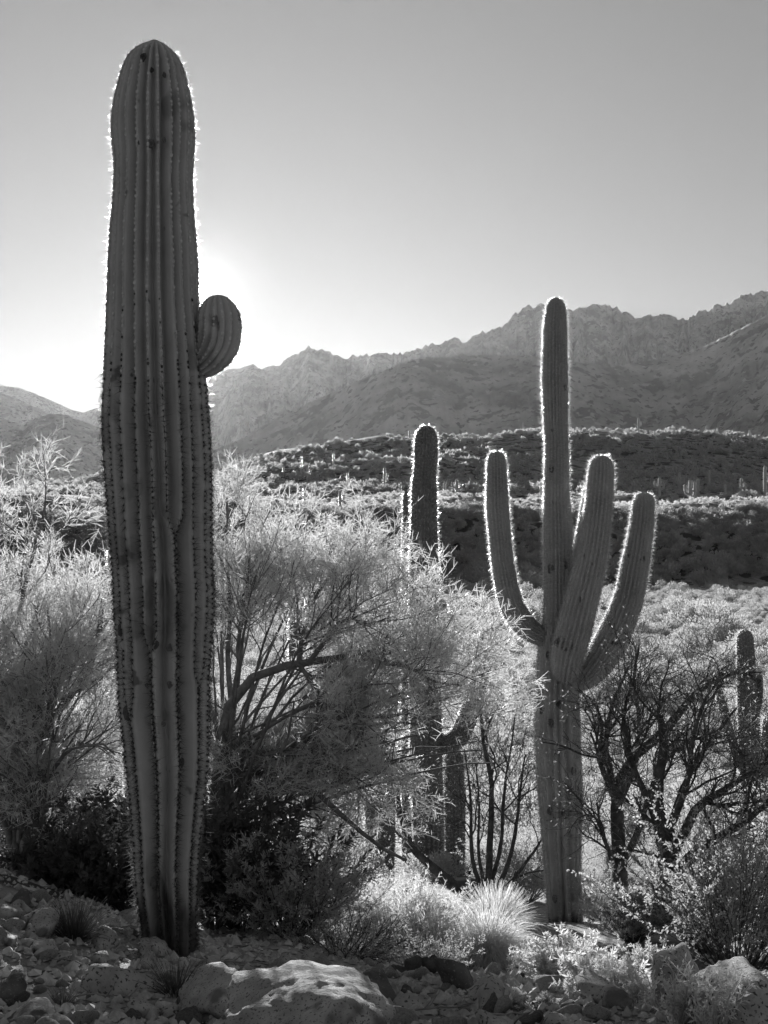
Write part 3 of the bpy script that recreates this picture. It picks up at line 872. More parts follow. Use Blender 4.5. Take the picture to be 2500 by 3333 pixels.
ROCKS = [
    # px, top, d, half w, half h, half depth(m), label, mat, seed, sub, tilt
    (985, 3132, 5.2, 300, 205, .38, 'big pale flat-topped boulder with sunlit top at the bottom centre', 'rock_pale', 3, 5, -0.10),
    (690, 3160, 5.75, 105, 85, .24, 'low pale slab tucked behind the left end of the big boulder', 'rock_pale', 5, 4, 0.12),
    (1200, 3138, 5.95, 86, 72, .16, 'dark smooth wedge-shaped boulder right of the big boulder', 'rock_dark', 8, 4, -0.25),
    (1340, 3232, 5.45, 48, 36, .07, 'pale rounded cobble right of the dark wedge boulder', 'rock', 9, 3, 0),
    (1382, 3240, 5.7, 27, 18, .04, 'small round cobble right of the pale rounded cobble', 'rock', 10, 3, 0),
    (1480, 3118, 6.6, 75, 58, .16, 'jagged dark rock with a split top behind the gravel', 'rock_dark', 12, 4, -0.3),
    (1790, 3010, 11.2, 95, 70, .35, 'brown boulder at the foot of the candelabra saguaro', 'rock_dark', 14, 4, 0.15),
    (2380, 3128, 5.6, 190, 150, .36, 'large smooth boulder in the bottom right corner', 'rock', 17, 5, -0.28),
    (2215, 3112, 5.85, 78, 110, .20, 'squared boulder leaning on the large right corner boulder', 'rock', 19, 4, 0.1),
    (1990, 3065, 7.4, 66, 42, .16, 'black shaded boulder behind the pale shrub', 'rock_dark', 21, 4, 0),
    (1960, 3178, 5.6, 70, 55, .15, 'sunlit crusty rock inside the pale shrub', 'rock_pale', 23, 4, -0.1),
    (1600, 3205, 5.3, 62, 50, .13, 'angular rock with a bright edge in the sunny gravel', 'rock', 25, 4, -0.5),
    (1690, 3228, 5.2, 52, 30, .10, 'flat white stone in the sunny gravel', 'rock_pale', 27, 3, -0.1),
    (1600, 3288, 4.8, 55, 50, .11, 'rounded stone cut by the bottom edge', 'rock', 29, 4, 0.1),
    (1805, 3290, 4.8, 40, 36, .08, 'faceted stone at the bottom edge below the pale shrub', 'rock', 31, 3, 0.2),
    (1465, 3275, 5.0, 30, 20, .06, 'squat stone at the bottom edge left of the rounded stone', 'rock', 33, 3, 0),
    (508, 3035, 6.35, 48, 52, .13, 'upright granite rock leaning against the foot of the big saguaro', 'rock', 38, 4, 0.3),
    (340, 3030, 6.3, 46, 42, .10, 'pointed triangular rock left of the big saguaro', 'rock', 37, 4, -0.1),
    (345, 2992, 6.8, 42, 26, .10, 'low pale rock behind the pointed triangular rock', 'rock_pale', 39, 4, 0),
    (140, 2973, 6.6, 44, 48, .12, 'cracked pale block in the left rock pile', 'rock_pale', 41, 4, 0.1),
    (62, 2905, 7.4, 36, 28, .10, 'dark round stone on top of the left rock pile', 'rock_dark', 43, 3, 0),
    (45, 2935, 7.0, 26, 18, .07, 'rounded stone under the dark round stone', 'rock', 45, 3, 0),
    (52, 2950, 6.8, 30, 24, .08, 'brown stone in the middle of the left rock pile', 'rock', 47, 3, 0),
    (15, 2935, 7.0, 38, 40, .12, 'grey stone cut by the left edge', 'rock', 49, 3, 0),
    (100, 2958, 6.9, 48, 36, .12, 'broad flat stone in the left rock pile', 'rock', 51, 4, 0.25),
    (200, 2935, 7.2, 42, 22, .10, 'long pale stone along the top of the left rock pile', 'rock', 53, 3, 0.1),
    (248, 2926, 7.4, 22, 13, .06, 'small stone at the right end of the left rock pile', 'rock', 55, 3, 0),
    (28, 3040, 6.0, 30, 24, .07, 'blocky pale stone near the left edge', 'rock_pale', 57, 3, 0),
    (70, 3025, 6.2, 18, 18, .05, 'oval stone beside the blocky pale stone', 'rock', 59, 3, 0.2),
    (98, 3010, 6.3, 22, 24, .06, 'roundish stone above the long low stone', 'rock', 60, 3, 0),
    (105, 3052, 6.0, 56, 18, .09, 'long low stone in the left gravel', 'rock', 61, 3, 0),
    (150, 3055, 5.85, 44, 32, .10, 'rounded grey boulder at the end of the long low stone', 'rock', 63, 4, 0.1),
    (90, 3082, 5.75, 18, 14, .04, 'little stone under the long low stone', 'rock', 65, 3, 0),
    (197, 3100, 5.6, 29, 23, .06, 'split stone with banded face in the left gravel', 'rock', 67, 3, 0.1),
    (255, 3112, 5.5, 40, 18, .06, 'flat pale stone lying in the left gravel', 'rock_pale', 69, 3, -0.2),
    (320, 3098, 5.6, 28, 24, .06, 'sunlit rough stone above the long buried ledge', 'rock_pale', 71, 3, 0),
    (400, 3150, 5.35, 130, 55, .18, 'long buried ledge running down to the lower centre', 'rock', 73, 4, -0.52),
    (460, 3250, 4.95, 55, 34, .10, 'smooth oblong stone below the long buried ledge', 'rock', 75, 4, -0.25),
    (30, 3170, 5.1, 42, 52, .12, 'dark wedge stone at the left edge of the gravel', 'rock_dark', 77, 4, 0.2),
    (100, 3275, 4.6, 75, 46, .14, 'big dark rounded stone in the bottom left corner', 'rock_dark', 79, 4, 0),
    (540, 3133, 5.7, 48, 30, .09, 'pale angular rock in front of the saguaro foot', 'rock_pale', 81, 4, -0.2),
    (485, 3170, 5.5, 26, 15, .05, 'pale egg-shaped stone below the pale angular rock', 'rock_pale', 83, 3, 0),
    (475, 3105, 5.8, 34, 28, .08, 'wedge of shaded rock left of the pale angular rock', 'rock', 85, 3, -0.4),
    (435, 3085, 6.0, 30, 20, .06, 'tilted slab beside the upright granite rock', 'rock', 86, 3, -0.5),
    (690, 3115, 6.5, 32, 26, .08, 'square shaded stone right of the saguaro foot', 'rock', 87, 3, 0),
    (750, 3120, 6.6, 24, 14, .05, 'low stone right of the square shaded stone', 'rock', 88, 3, 0),
    (608, 3222, 5.2, 32, 34, .08, 'dark stone in the hollow left of the pale slab', 'rock_dark', 89, 3, 0),
    (565, 3265, 4.95, 32, 26, .06, 'broken grey stone at the lower centre', 'rock', 90, 3, 0.2),
    (615, 3258, 4.95, 26, 26, .06, 'pale domed stone right of the broken grey stone', 'rock', 91, 3, 0),
    (675, 3300, 4.75, 24, 16, .05, 'dark flat pebble left of the big boulder', 'rock_dark', 92, 3, 0),
    (930, 3105, 6.6, 26, 26, .07, 'rounded shaded stone behind the big boulder', 'rock', 93, 3, 0),
    (1000, 3106, 6.6, 27, 26, .07, 'pale knob of stone behind the big boulder', 'rock_pale', 94, 3, 0),
    (1080, 3142, 6.2, 45, 32, .10, 'cluster stone between big boulder and dark wedge', 'rock', 95, 3, 0),
    (1195, 3220, 5.6, 38, 30, .08, 'rough stone under the dark wedge boulder', 'rock', 96, 3, -0.4),
    (2470, 3195, 6.0, 60, 60, .2, 'rock slab behind the right corner boulder at the edge', 'rock', 97, 4, -0.3),
    (1340, 3155, 6.1, 34, 16, .07, 'sunlit flat stone in front of the dead log', 'rock_pale', 98, 3, 0),
    (1330, 3205, 5.7, 22, 18, .05, 'dark cobble above the pale rounded cobble', 'rock_dark', 99, 3, 0),
    (1495, 3155, 6.0, 32, 22, .07, 'broken stone in front of the jagged dark rock', 'rock', 100, 3, 0.2)]
placed = []
for (px, pt, d, w, h, dep, lab, mt, sd, sub, tl) in ROCKS:
    big_ = w > 150
    o = rock(px, pt, d, w, h, dep, lab, mt, sd, sub, tilt=tl, rough=0.10 if big_ else 0.09, soft=14 if big_ else 16, planes=12 if big_ else 10)
    x, y, z = o.location
    hh = h / F * y
    g = G(x, y)
    if z - hh * 0.9 > g:                        # settle into the soil
        o.location[2] = max(g + hh * 0.6, z - hh * 0.5)
    placed.append((x, y, w / F * y))

# loose cobbles: individuals, then gravel as one mass
rng = np.random.default_rng(55)
protos = [make_mesh('cobble', *rock_shape(3, 400 + i, 9, 18, 0.06)) for i in range(8)]
for i, me in enumerate(protos): me.materials.append(M[('rock', 'rock_pale', 'rock', 'rock_dark')[i % 4]])
cnt = 0
while cnt < 240:
    d = 4.5 + 4.2 * rng.random() ** 1.6
    px = rng.uniform(-40, 2540)
    if px > 640 and px < 1240 and d > 6.7 and rng.random() < .6: continue
    x = (px - 1250) / F * d
    sz = 0.018 + 0.05 * rng.random() ** 2.5
    if any((x - a) ** 2 + (d - b) ** 2 < (0.75 * c) ** 2 for a, b, c in placed): continue
    o = link('cobble', protos[rng.integers(8)])
    o.location = (x, d, G(x, d) + sz * 0.25)
    o.rotation_euler = tuple(rng.uniform(0, 6.28, 3) * np.array([0.1, 0.1, 1]))
    o.scale = (sz * rng.uniform(0.9, 1.5), sz * rng.uniform(0.8, 1.2), sz * rng.uniform(0.55, 0.95))
    tag(o, 'loose grey cobble lying on the gravel of the foreground slope', 'rock', 'loose cobbles on the gravel')
    cnt += 1
g = Geo()
bv, bf = np.array([[1, 0, 0], [-1, 0, 0], [0, 1, 0], [0, -1, 0], [.2, .1, 1], [-.1, -.2, 1], [0, 0, -1.]]), np.array([[0, 2, 4], [2, 1, 5], [2, 5, 4], [1, 3, 5], [3, 0, 4], [3, 4, 5], [2, 0, 6], [1, 2, 6], [3, 1, 6], [0, 3, 6]])
NP = 12000
d = 4.3 + 5.2 * rng.random(NP) ** 1.5
x = (rng.uniform(-150, 2650, NP) - 1250) / F * d
sz = 0.006 + 0.026 * rng.random(NP) ** 2.4
sc = np.stack([sz * rng.uniform(.8, 1.5, NP), sz * rng.uniform(.8, 1.4, NP), sz * rng.uniform(.5, 1, NP)], 1)
jv = bv[None] * (1 + 0.22 * rng.normal(size=(NP, len(bv), 1)))
a = rng.uniform(0, 6.28, NP)
rx = jv[..., 0] * sc[:, None, 0]; ry = jv[..., 1] * sc[:, None, 1]
vv = np.stack([rx * np.cos(a)[:, None] - ry * np.sin(a)[:, None], rx * np.sin(a)[:, None] + ry * np.cos(a)[:, None], jv[..., 2] * sc[:, None, 2]], -1)
vv = vv + np.stack([x, d, ground(x, d) + sz * 0.3], 1)[:, None, :]
g.add(vv.reshape(-1, 3), (bf[None] + (np.arange(NP) * len(bv))[:, None, None]).reshape(-1, 3))
tag(link('gravel', g.mesh('gravel', False), M['pebble']), 'fine pale gravel and pebbles scattered over the foreground slope', 'gravel', kind='stuff')

# ------------------------------------------------------------------ trees and shrubs
def limb_paths(limbs, n=12):
    """limbs: list of [(px,py,d),...] -> (m,n,3)"""
    return np.stack([curve([P(*p) for p in l], n) for l in limbs])


OPENINGS = [((-0.34, 5.3, 0.40), 0.34, 1.0), ((0.62, 5.5, 0.22), 0.22, 0.45), ((0.9, 6.2, 0.1), 0.3, 0.9), ((-1.55, 5.6, 0.3), 0.15, 0.7)]


def thin(paths, rad, rng):
    """gaps in the crown along the sun's path to patches of lit ground"""
    mid = paths[:, paths.shape[1] // 2]
    tip = paths[:, -1]
    sd = np.array(sv)
    keep = np.ones(len(paths), bool)
    for (p, r, pr) in OPENINGS:
        for q in (mid, tip):
            v = q - np.array(p)
            dist = np.linalg.norm(v - (v @ sd)[:, None] * sd, axis=1)
            keep &= ~((dist < r) & (rng.random(len(paths)) < pr))
    return paths[keep], rad[keep]


def palo_verde(name, base, limbs, radii, label, seed, dens=1.0, fine=1.0, extra=0, crown=None, bare=()):
    """base (px,py,d) foot; limbs polylines starting at/near the foot"""
    rng = np.random.default_rng(seed)
    bx = (base[0] - 1250) / F * base[2]
    o0 = np.array([bx, base[2], G(bx, base[2])])
    root = empty(name, tuple(o0), label, 'tree', 'palo verde trees')
    limbs, radii = list(limbs), list(radii)
    for i in range(extra):
        ex = rng.uniform(*crown[0])
        top = np.interp(ex, crown[1], crown[2])
        ey = top + (crown[3] - top) * rng.random() ** (1.2 if ex < 1250 else 0.8)
        ed = base[2] + rng.uniform(-0.9, 1.5)
        f = limbs[0][min(3, len(limbs[0]) - 1)]
        sx, sy = f[0] + rng.uniform(-15, 15), rng.uniform(2420, 2880)
        limbs.append([(sx, sy, base[2]), (sx + (ex - sx) * 0.3, sy + (ey - sy) * 0.42, base[2] + (ed - base[2]) * 0.4), (sx + (ex - sx) * 0.7, sy + (ey - sy) * 0.8 - 20, base[2] + (ed - base[2]) * 0.8), (ex, ey, ed)])
        radii.append(rng.uniform(0.010, 0.018))
    lp = limb_paths(limbs)
    rr = np.array(radii)[:, None] * np.linspace(1, 0.28, lp.shape[1])[None, :]
    for i in range(len(lp)):
        g = Geo()
        tubes(g, lp[i:i + 1] + 0.006 * rng.normal(size=lp[i:i + 1].shape), rr[i:i + 1], 8, rng)
        link('trunk' if i == 0 else 'limb', g.mesh('limb', True, o0), M['bark'], root)
    leafy = [i for i in range(len(lp)) if i not in bare]
    b2, r2 = spawn(lp[leafy], rr[leafy], int(17 * dens), 0.15, 1.0, 0.58, 0.75, 0.10, 7, 0.13, rng, 0.6, 0.3)
    b2, r2 = thin(b2, r2, rng)
    r2 = np.clip(r2, 0.0025, 0.008)
    b3, r3 = spawn(b2, r2, int(9 * dens), 0.15, 1.0, 0.30, 0.7, 0.10, 6, 0.17, rng, 0.6, 0.35)
    b3, r3 = thin(b3, r3, rng)
    r3 = np.clip(r3, 0.0014, 0.003)
    g = Geo()
    tubes(g, b2, r2, 5, rng)
    tubes(g, b3, r3, 3, rng)
    link('branches', g.mesh('branches', True, o0), M['bark'], root)['kind'] = 'stuff'
    g = Geo()
    b4, r4 = spawn(b3, r3, 6, 0.15, 1.0, 0.15, 0.75, 0.10, 4, 0.2, rng, 0.7, 0.3)
    b4, r4 = thin(b4, r4, rng)
    ribbons(g, b4, 0.0038, 0.0024, rng)
    b5, r5 = spawn(b4, r4, int(3 * fine), 0.1, 1.0, 0.072, 0.8, 0.08, 2, 0.2, rng, 0.7, 0.2)
    ribbons(g, b5, 0.0042, 0.0016, rng)
    tag(link('twigs', g.mesh('twigs', False, o0), M['twig'], root), kind='stuff')
    return root


palo_verde('palo_verde', (735, 3010, 9.3), [
    [(735, 3060, 9.3), (715, 2850, 9.3), (705, 2600, 9.25), (718, 2400, 9.25), (745, 2297, 9.2), (834, 2203, 9.1), (966, 2158, 9.0), (1140, 2140, 9.0), (1330, 2110, 9.0)],
    [(722, 2420, 9.25), (745, 2291, 9.25), (742, 2133, 9.3), (751, 1950, 9.35), (735, 1780, 9.4), (740, 1620, 9.4)],
    [(770, 2260, 9.2), (780, 2070, 9.3), (800, 1900, 9.4), (840, 1810, 9.5), (880, 1740, 9.6)],
    [(966, 2158, 9.0), (1010, 1980, 9.2), (1050, 1900, 9.3), (1110, 1830, 9.4)],
    [(1000, 2160, 9.0), (1120, 2020, 8.9), (1190, 2030, 8.8), (1270, 2010, 8.8)],
    [(1140, 2140, 9.0), (1240, 2120, 9.1), (1350, 2120, 9.2), (1440, 2130, 9.2)],
    [(1140, 2145, 9.0), (1320, 2170, 8.8), (1420, 2220, 8.7), (1500, 2230, 8.7)],
    [(735, 2900, 9.3), (770, 2700, 9.2), (872, 2580, 9.0), (1004, 2564, 8.9), (1106, 2643, 8.8), (1220, 2738, 8.7), (1330, 2800, 8.7)],
    [(872, 2580, 9.0), (1020, 2480, 8.9), (1200, 2420, 8.8), (1320, 2400, 8.8), (1440, 2370, 8.8)],
    [(720, 2700, 9.3), (790, 2550, 9.6), (900, 2400, 9.9), (1020, 2300, 10.1), (1150, 2250, 10.2)],
    [(718, 2400, 9.25), (660, 2200, 9.6), (690, 2000, 9.8), (800, 1900, 10.0), (900, 1870, 10.1)],
    [(966, 2158, 9.0), (1080, 2300, 8.8), (1220, 2340, 8.7), (1320, 2320, 8.6), (1420, 2320, 8.6)],
    [(740, 2800, 9.3), (820, 2650, 9.0), (900, 2500, 8.8), (940, 2380, 8.7), (960, 2280, 8.6)]],
    [.055, .022, .018, .018, .018, .016, .016, .034, .018, .022, .02, .016, .018],
    'wide sunlit palo verde tree spreading right from behind the big saguaro', 61, 0.76, 1.7, 50, ((690, 1610), [690, 760, 900, 1150, 1300, 1450, 1610], [1640, 1620, 1780, 1800, 1940, 2060, 2200], 2500), bare=(7,))
palo_verde('palo_verde', (70, 2900, 8.9), [
    [(75, 2960, 8.9), (80, 2780, 8.9), (95, 2600, 8.9), (130, 2400, 8.9), (215, 2290, 8.9), (300, 2150, 9.0), (330, 1950, 9.1)],
    [(60, 2900, 8.9), (40, 2650, 8.9), (30, 2400, 8.95), (40, 2150, 9.0), (80, 1900, 9.1), (130, 1740, 9.2), (150, 1630, 9.2)],
    [(50, 2850, 8.9), (10, 2600, 9.0), (-40, 2350, 9.1), (-60, 2050, 9.2), (-30, 1800, 9.3), (0, 1660, 9.4)],
    [(95, 2600, 8.9), (160, 2380, 9.1), (200, 2150, 9.2), (230, 1980, 9.3), (260, 1860, 9.4)],
    [(90, 2700, 8.9), (150, 2550, 8.7), (230, 2440, 8.6), (320, 2420, 8.6), (375, 2450, 8.6)],
    [(60, 2750, 8.9), (90, 2500, 8.6), (130, 2300, 8.5), (170, 2120, 8.5), (150, 1950, 8.5)],
    [(40, 2750, 8.9), (-60, 2500, 8.7), (-150, 2300, 8.6), (-200, 2050, 8.6)],
    [(95, 2500, 8.9), (200, 2200, 9.4), (300, 2050, 9.7), (400, 1950, 9.9)]],
    [.045, .03, .03, .018, .02, .02, .025, .02],
    'feathery palo verde tree filling the left edge behind the rock pile', 62, 0.8, 1.7, 19, ((-250, 390), [-250, 0, 150, 250, 400], [1650, 1680, 1660, 1800, 1980], 2750))


def mesquite(base, limbs, radii, label, seed, leafy=0.0, dens=1.0, group='mesquite trees'):
    rng = np.random.default_rng(seed)
    bx = (base[0] - 1250) / F * base[2]
    o0 = np.array([bx, base[2], G(bx, base[2])])
    root = empty('mesquite_tree', tuple(o0), label, 'tree', group)
    lp = limb_paths(limbs, 16)
    lp = lp + 0.018 * np.stack([np.cumsum(rng.normal(0, .45, lp.shape[:2]), 1), np.zeros(lp.shape[:2]), np.cumsum(rng.normal(0, .25, lp.shape[:2]), 1)], -1) * np.linspace(0, 1, 16)[None, :, None]
    rr = 0.72 * np.array(radii)[:, None] * np.linspace(1, 0.25, 16)[None, :] * (1 + 0.04 * rng.normal(size=(len(lp), 16)))
    for i in range(len(lp)):
        g = Geo()
        tubes(g, lp[i:i + 1], rr[i:i + 1], 9, rng)
        link('trunk' if i == 0 else 'limb', g.mesh('limb', True, o0), M['bark_dark'], root)
    b2, r2 = spawn(lp, rr, int(6 * dens), 0.3, 1.0, 0.62, 0.7, 0.12, 8, 0.22, rng, 0.55, 0.3)
    r2 = np.clip(r2, 0.003, 0.009)
    b3, r3 = spawn(b2, r2, int(7 * dens), 0.2, 1.0, 0.36, 0.85, 0.08, 6, 0.3, rng, 0.55, 0.3)
    r3 = np.clip(r3, 0.0018, 0.0035)
    b4, r4 = spawn(b3, r3, 4, 0.2, 1.0, 0.15, 0.9, 0.05, 5, 0.35, rng, 0.6, 0.3)
    r4 = np.clip(r4, 0.0016, 0.004)
    g = Geo()
    tubes(g, b2, r2, 6, rng); tubes(g, b3, r3, 4, rng)
    link('branches', g.mesh('branches', True, o0), M['bark_dark'], root)['kind'] = 'stuff'
    g = Geo()
    tubes(g, b4, r4, 3, rng)
    link('twigs', g.mesh('twigs', True, o0), M['twig_bare'], root)['kind'] = 'stuff'
    if leafy:
        g = Geo()
        b5, _ = spawn(b4, r4, int(leafy), 0.2, 1, 0.04, 0.9, -0.1, 2, 0.1, rng)
        leaves(g, b5[:, 0], nrm(b5[:, 1] - b5[:, 0]), 0.03 * rng.uniform(.5, 1.3, len(b5)), 0.009 * rng.uniform(.6, 1.3, len(b5)), rng)
        link('leaves', g.mesh('leaves', False, o0), M['leaf'], root)['kind'] = 'stuff'
    return root


mesquite((2155, 3030, 10.6), [
    [(2155, 3080, 10.6), (2160, 2950, 10.6), (2169, 2804, 10.6), (2151, 2672, 10.6), (2139, 2551, 10.65), (2160, 2440, 10.7), (2150, 2330, 10.7)],
    [(2163, 2900, 10.6), (2235, 2804, 10.5), (2284, 2756, 10.4), (2362, 2714, 10.3), (2464, 2647, 10.2), (2560, 2590, 10.1)],
    [(2165, 2830, 10.6), (2223, 2714, 10.5), (2266, 2623, 10.45), (2344, 2569, 10.4), (2428, 2509, 10.3), (2520, 2450, 10.2)],
    [(2165, 2790, 10.6), (2200, 2640, 10.7), (2260, 2500, 10.9), (2330, 2400, 11.0), (2420, 2300, 11.0)],
    [(2155, 2720, 10.6), (2110, 2600, 10.8), (2060, 2480, 11.0), (2040, 2350, 11.1), (2060, 2230, 11.2)],
    [(2160, 2760, 10.6), (2230, 2560, 10.4), (2250, 2420, 10.3), (2290, 2280, 10.2), (2350, 2200, 10.2)]],
    [.13, .075, .065, .05, .05, .045], 'large bare mesquite with a thick black trunk at the right', 71, 1, 1.5)
mesquite((2010, 2960, 11.8), [
    [(2022, 3010, 11.8), (2020, 2900, 11.8), (2018, 2804, 11.8), (2012, 2623, 11.8), (2024, 2551, 11.8), (2055, 2479, 11.7), (2103, 2430, 11.6), (2163, 2382, 11.5), (2223, 2310, 11.5), (2302, 2226, 11.4), (2404, 2177, 11.3), (2489, 2213, 11.2)],
    [(2018, 2700, 11.8), (2000, 2593, 11.8), (1962, 2510, 11.7), (1945, 2443, 11.7), (1950, 2364, 11.6), (1935, 2300, 11.6)],
    [(2015, 2680, 11.8), (1985, 2500, 11.9), (1972, 2420, 11.9), (1990, 2300, 12.0), (2050, 2180, 12.0)],
    [(2020, 2600, 11.8), (2070, 2480, 12.0), (2080, 2350, 12.1), (2070, 2200, 12.2), (2090, 2100, 12.2)],
    [(2010, 2860, 11.8), (1985, 2780, 11.7), (1968, 2700, 11.7), (1955, 2620, 11.7)],
    [(2020, 2820, 11.8), (2080, 2700, 11.7), (2120, 2560, 11.6), (2200, 2440, 11.5), (2330, 2380, 11.4)]],
    [.10, .055, .05, .045, .04, .045], 'leaning bare mesquite just right of the candelabra saguaro', 72, 1, 1.4)
mesquite((1590, 2930, 13.6), [
    [(1590, 2990, 13.6), (1590, 2880, 13.6), (1595, 2760, 13.6), (1605, 2560, 13.6), (1585, 2400, 13.6), (1570, 2270, 13.6)],
    [(1580, 2960, 13.6), (1530, 2930, 13.5), (1440, 2850, 13.4), (1370, 2790, 13.3), (1330, 2735, 13.3), (1300, 2640, 13.3), (1290, 2560, 13.3)],
    [(1585, 2930, 13.6), (1540, 2800, 13.6), (1530, 2620, 13.6), (1500, 2430, 13.6)],
    [(1600, 2930, 13.6), (1660, 2800, 13.6), (1690, 2640, 13.6), (1720, 2450, 13.6)],
    [(1600, 2940, 13.6), (1680, 2850, 13.5), (1740, 2760, 13.5), (1790, 2680, 13.5)],
    [(1590, 2900, 13.6), (1630, 2750, 13.7), (1640, 2560, 13.8), (1670, 2330, 13.9)],
    [(1580, 2900, 13.6), (1560, 2780, 13.8), (1560, 2640, 13.9), (1540, 2500, 14)]],
    [.06, .09, .035, .04, .035, .035, .03], 'black many-stemmed mesquite between the middle saguaros and the candelabra saguaro', 73, 1, 1.1)


def shrub(px, py, d, h, w, label, seed, mat='leaf', stem='twig_bare', stems=60, leaf_l=0.022, leaf_w=0.007, per=22, droop=0.0, name='shrub', cat='shrub', group='shrubs', bare=False, lean=0.0, spread=0.9, stem_r=0.004):
    """h,w metres"""
    rng = np.random.default_rng(seed)
    x = (px - 1250) / F * d
    o0 = np.array([x, d, G(x, d) - 0.02])
    if h > 20: h = (P(px, h, d)[2] - o0[2]) / 1.15
    root = empty(name, tuple(o0), label, cat, group)
    a = rng.uniform(0, 2 * np.pi, stems)
    e = np.sqrt(rng.random(stems)) * spread
    dd = nrm(np.stack([np.cos(a) * np.sin(e) * (w / h) * 0.9 + lean, np.sin(a) * np.sin(e) * (w / h) * 0.9, np.cos(e)], 1))
    ln = h * rng.uniform(0.55, 1.08, stems) * (1 + 0.25 * (w / h) * np.sin(e))
    npt = 7
    pts = [o0 + np.stack([np.cos(a), np.sin(a), 0 * a], 1) * 0.05 * w]
    cur = dd.copy()
    for i in range(npt - 1):
        pts.append(pts[-1] + cur * (ln / (npt - 1))[:, None])
        cur = cur + rng.normal(0, 0.13, cur.shape); cur[:, 2] += 0.05 - droop * i / npt
        cur = nrm(cur)
    p1 = np.stack(pts, 1)
    r1 = np.full((stems, 1), stem_r) * np.linspace(1, 0.35, npt)[None, :]
    p2, r2 = spawn(p1, r1, 6, 0.25, 1.0, h * 0.38, 0.6, 0.08 - droop, 5, 0.16, rng, 0.6, 0.3)
    r2 = np.clip(r2, 0.0012, 0.003)
    g = Geo()
    tubes(g, p1, r1, 4, rng)
    ribbons(g, p2, 0.004, 0.0018, rng)
    link('stems', g.mesh('stems', True, o0), M[stem], root)['kind'] = 'stuff'
    g = Geo()
    p3, _ = spawn(p2, r2, per, 0.1, 1.0, leaf_l * 2, 0.9, -droop * 0.8, 2, 0.1, rng)
    dl = nrm(p3[:, 1] - p3[:, 0])
    n3 = len(p3)
    if bare: spikes(g, p3[:, 0], dl, leaf_l * rng.uniform(.6, 1.5, n3), np.full(n3, leaf_w), rng)
    else: leaves(g, p3[:, 0], dl, leaf_l * rng.uniform(.5, 1.4, n3), leaf_w * rng.uniform(.6, 1.4, n3), rng)
    link('leaves', g.mesh('leaves', False, o0), M[mat], root)['kind'] = 'stuff'
    return root


def grass_tuft(px, d, h, w, label, seed, blades=2600, mat='grass', droop=1.0):
    rng = np.random.default_rng(seed)
    x = (px - 1250) / F * d
    o0 = np.array([x, d, G(x, d) - 0.02])
    a = rng.uniform(0, 2 * np.pi, blades)
    e = rng.random(blades) ** 0.7 * 1.05
    dd = np.stack([np.cos(a) * np.sin(e) * w / h, np.sin(a) * np.sin(e) * w / h, np.cos(e) + 0.25], 1)
    dd = nrm(dd)
    ln = h * rng.uniform(0.6, 1.25, blades)
    pts = [o0 + np.stack([np.cos(a), np.sin(a), 0 * a], 1) * (0.18 * w * rng.random(blades))[:, None]]
    cur = dd.copy()
    for i in range(5):
        pts.append(pts[-1] + cur * (ln / 5)[:, None])
        cur[:, 2] -= 0.16 * droop * (0.5 + e)
        cur = nrm(cur + rng.normal(0, 0.05, cur.shape))
    p = np.stack(pts, 1)
    g = Geo()
    ribbons(g, p, 0.0042, 0.0012, rng)
    o = link('grass_tuft', g.mesh('grass_tuft', False, o0), M[mat], None, tuple(o0))
    return tag(o, label, 'grass', 'grass tufts')


# dark shrubs beside and behind the big saguaro, shade put into leaf_dark
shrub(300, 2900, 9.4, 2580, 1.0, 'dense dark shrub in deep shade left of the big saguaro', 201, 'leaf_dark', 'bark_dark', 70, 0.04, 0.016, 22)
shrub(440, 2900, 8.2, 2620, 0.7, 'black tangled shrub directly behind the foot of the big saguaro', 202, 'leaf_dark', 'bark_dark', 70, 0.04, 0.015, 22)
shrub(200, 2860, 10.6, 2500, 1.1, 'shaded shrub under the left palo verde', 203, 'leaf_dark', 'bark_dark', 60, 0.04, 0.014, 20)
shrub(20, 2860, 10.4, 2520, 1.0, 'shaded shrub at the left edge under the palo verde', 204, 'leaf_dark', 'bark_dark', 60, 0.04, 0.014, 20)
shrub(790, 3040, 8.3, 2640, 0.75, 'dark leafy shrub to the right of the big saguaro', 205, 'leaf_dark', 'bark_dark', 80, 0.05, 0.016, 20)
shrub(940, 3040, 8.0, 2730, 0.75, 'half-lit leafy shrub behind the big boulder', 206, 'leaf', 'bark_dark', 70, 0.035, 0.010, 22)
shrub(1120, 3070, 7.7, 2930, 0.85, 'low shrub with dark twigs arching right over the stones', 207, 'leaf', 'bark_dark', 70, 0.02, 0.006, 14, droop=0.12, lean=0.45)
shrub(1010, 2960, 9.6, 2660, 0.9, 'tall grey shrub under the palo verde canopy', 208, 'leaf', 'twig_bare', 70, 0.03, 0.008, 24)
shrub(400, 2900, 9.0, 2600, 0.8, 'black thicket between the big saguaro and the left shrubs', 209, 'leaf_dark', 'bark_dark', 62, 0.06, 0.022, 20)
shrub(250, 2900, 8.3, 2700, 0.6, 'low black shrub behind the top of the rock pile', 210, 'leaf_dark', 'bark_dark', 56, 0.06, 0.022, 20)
shrub(700, 2950, 8.6, 2560, 0.6, 'black leafy shrub against the right flank of the big saguaro', 215, 'leaf_dark', 'bark_dark', 62, 0.06, 0.02, 20)
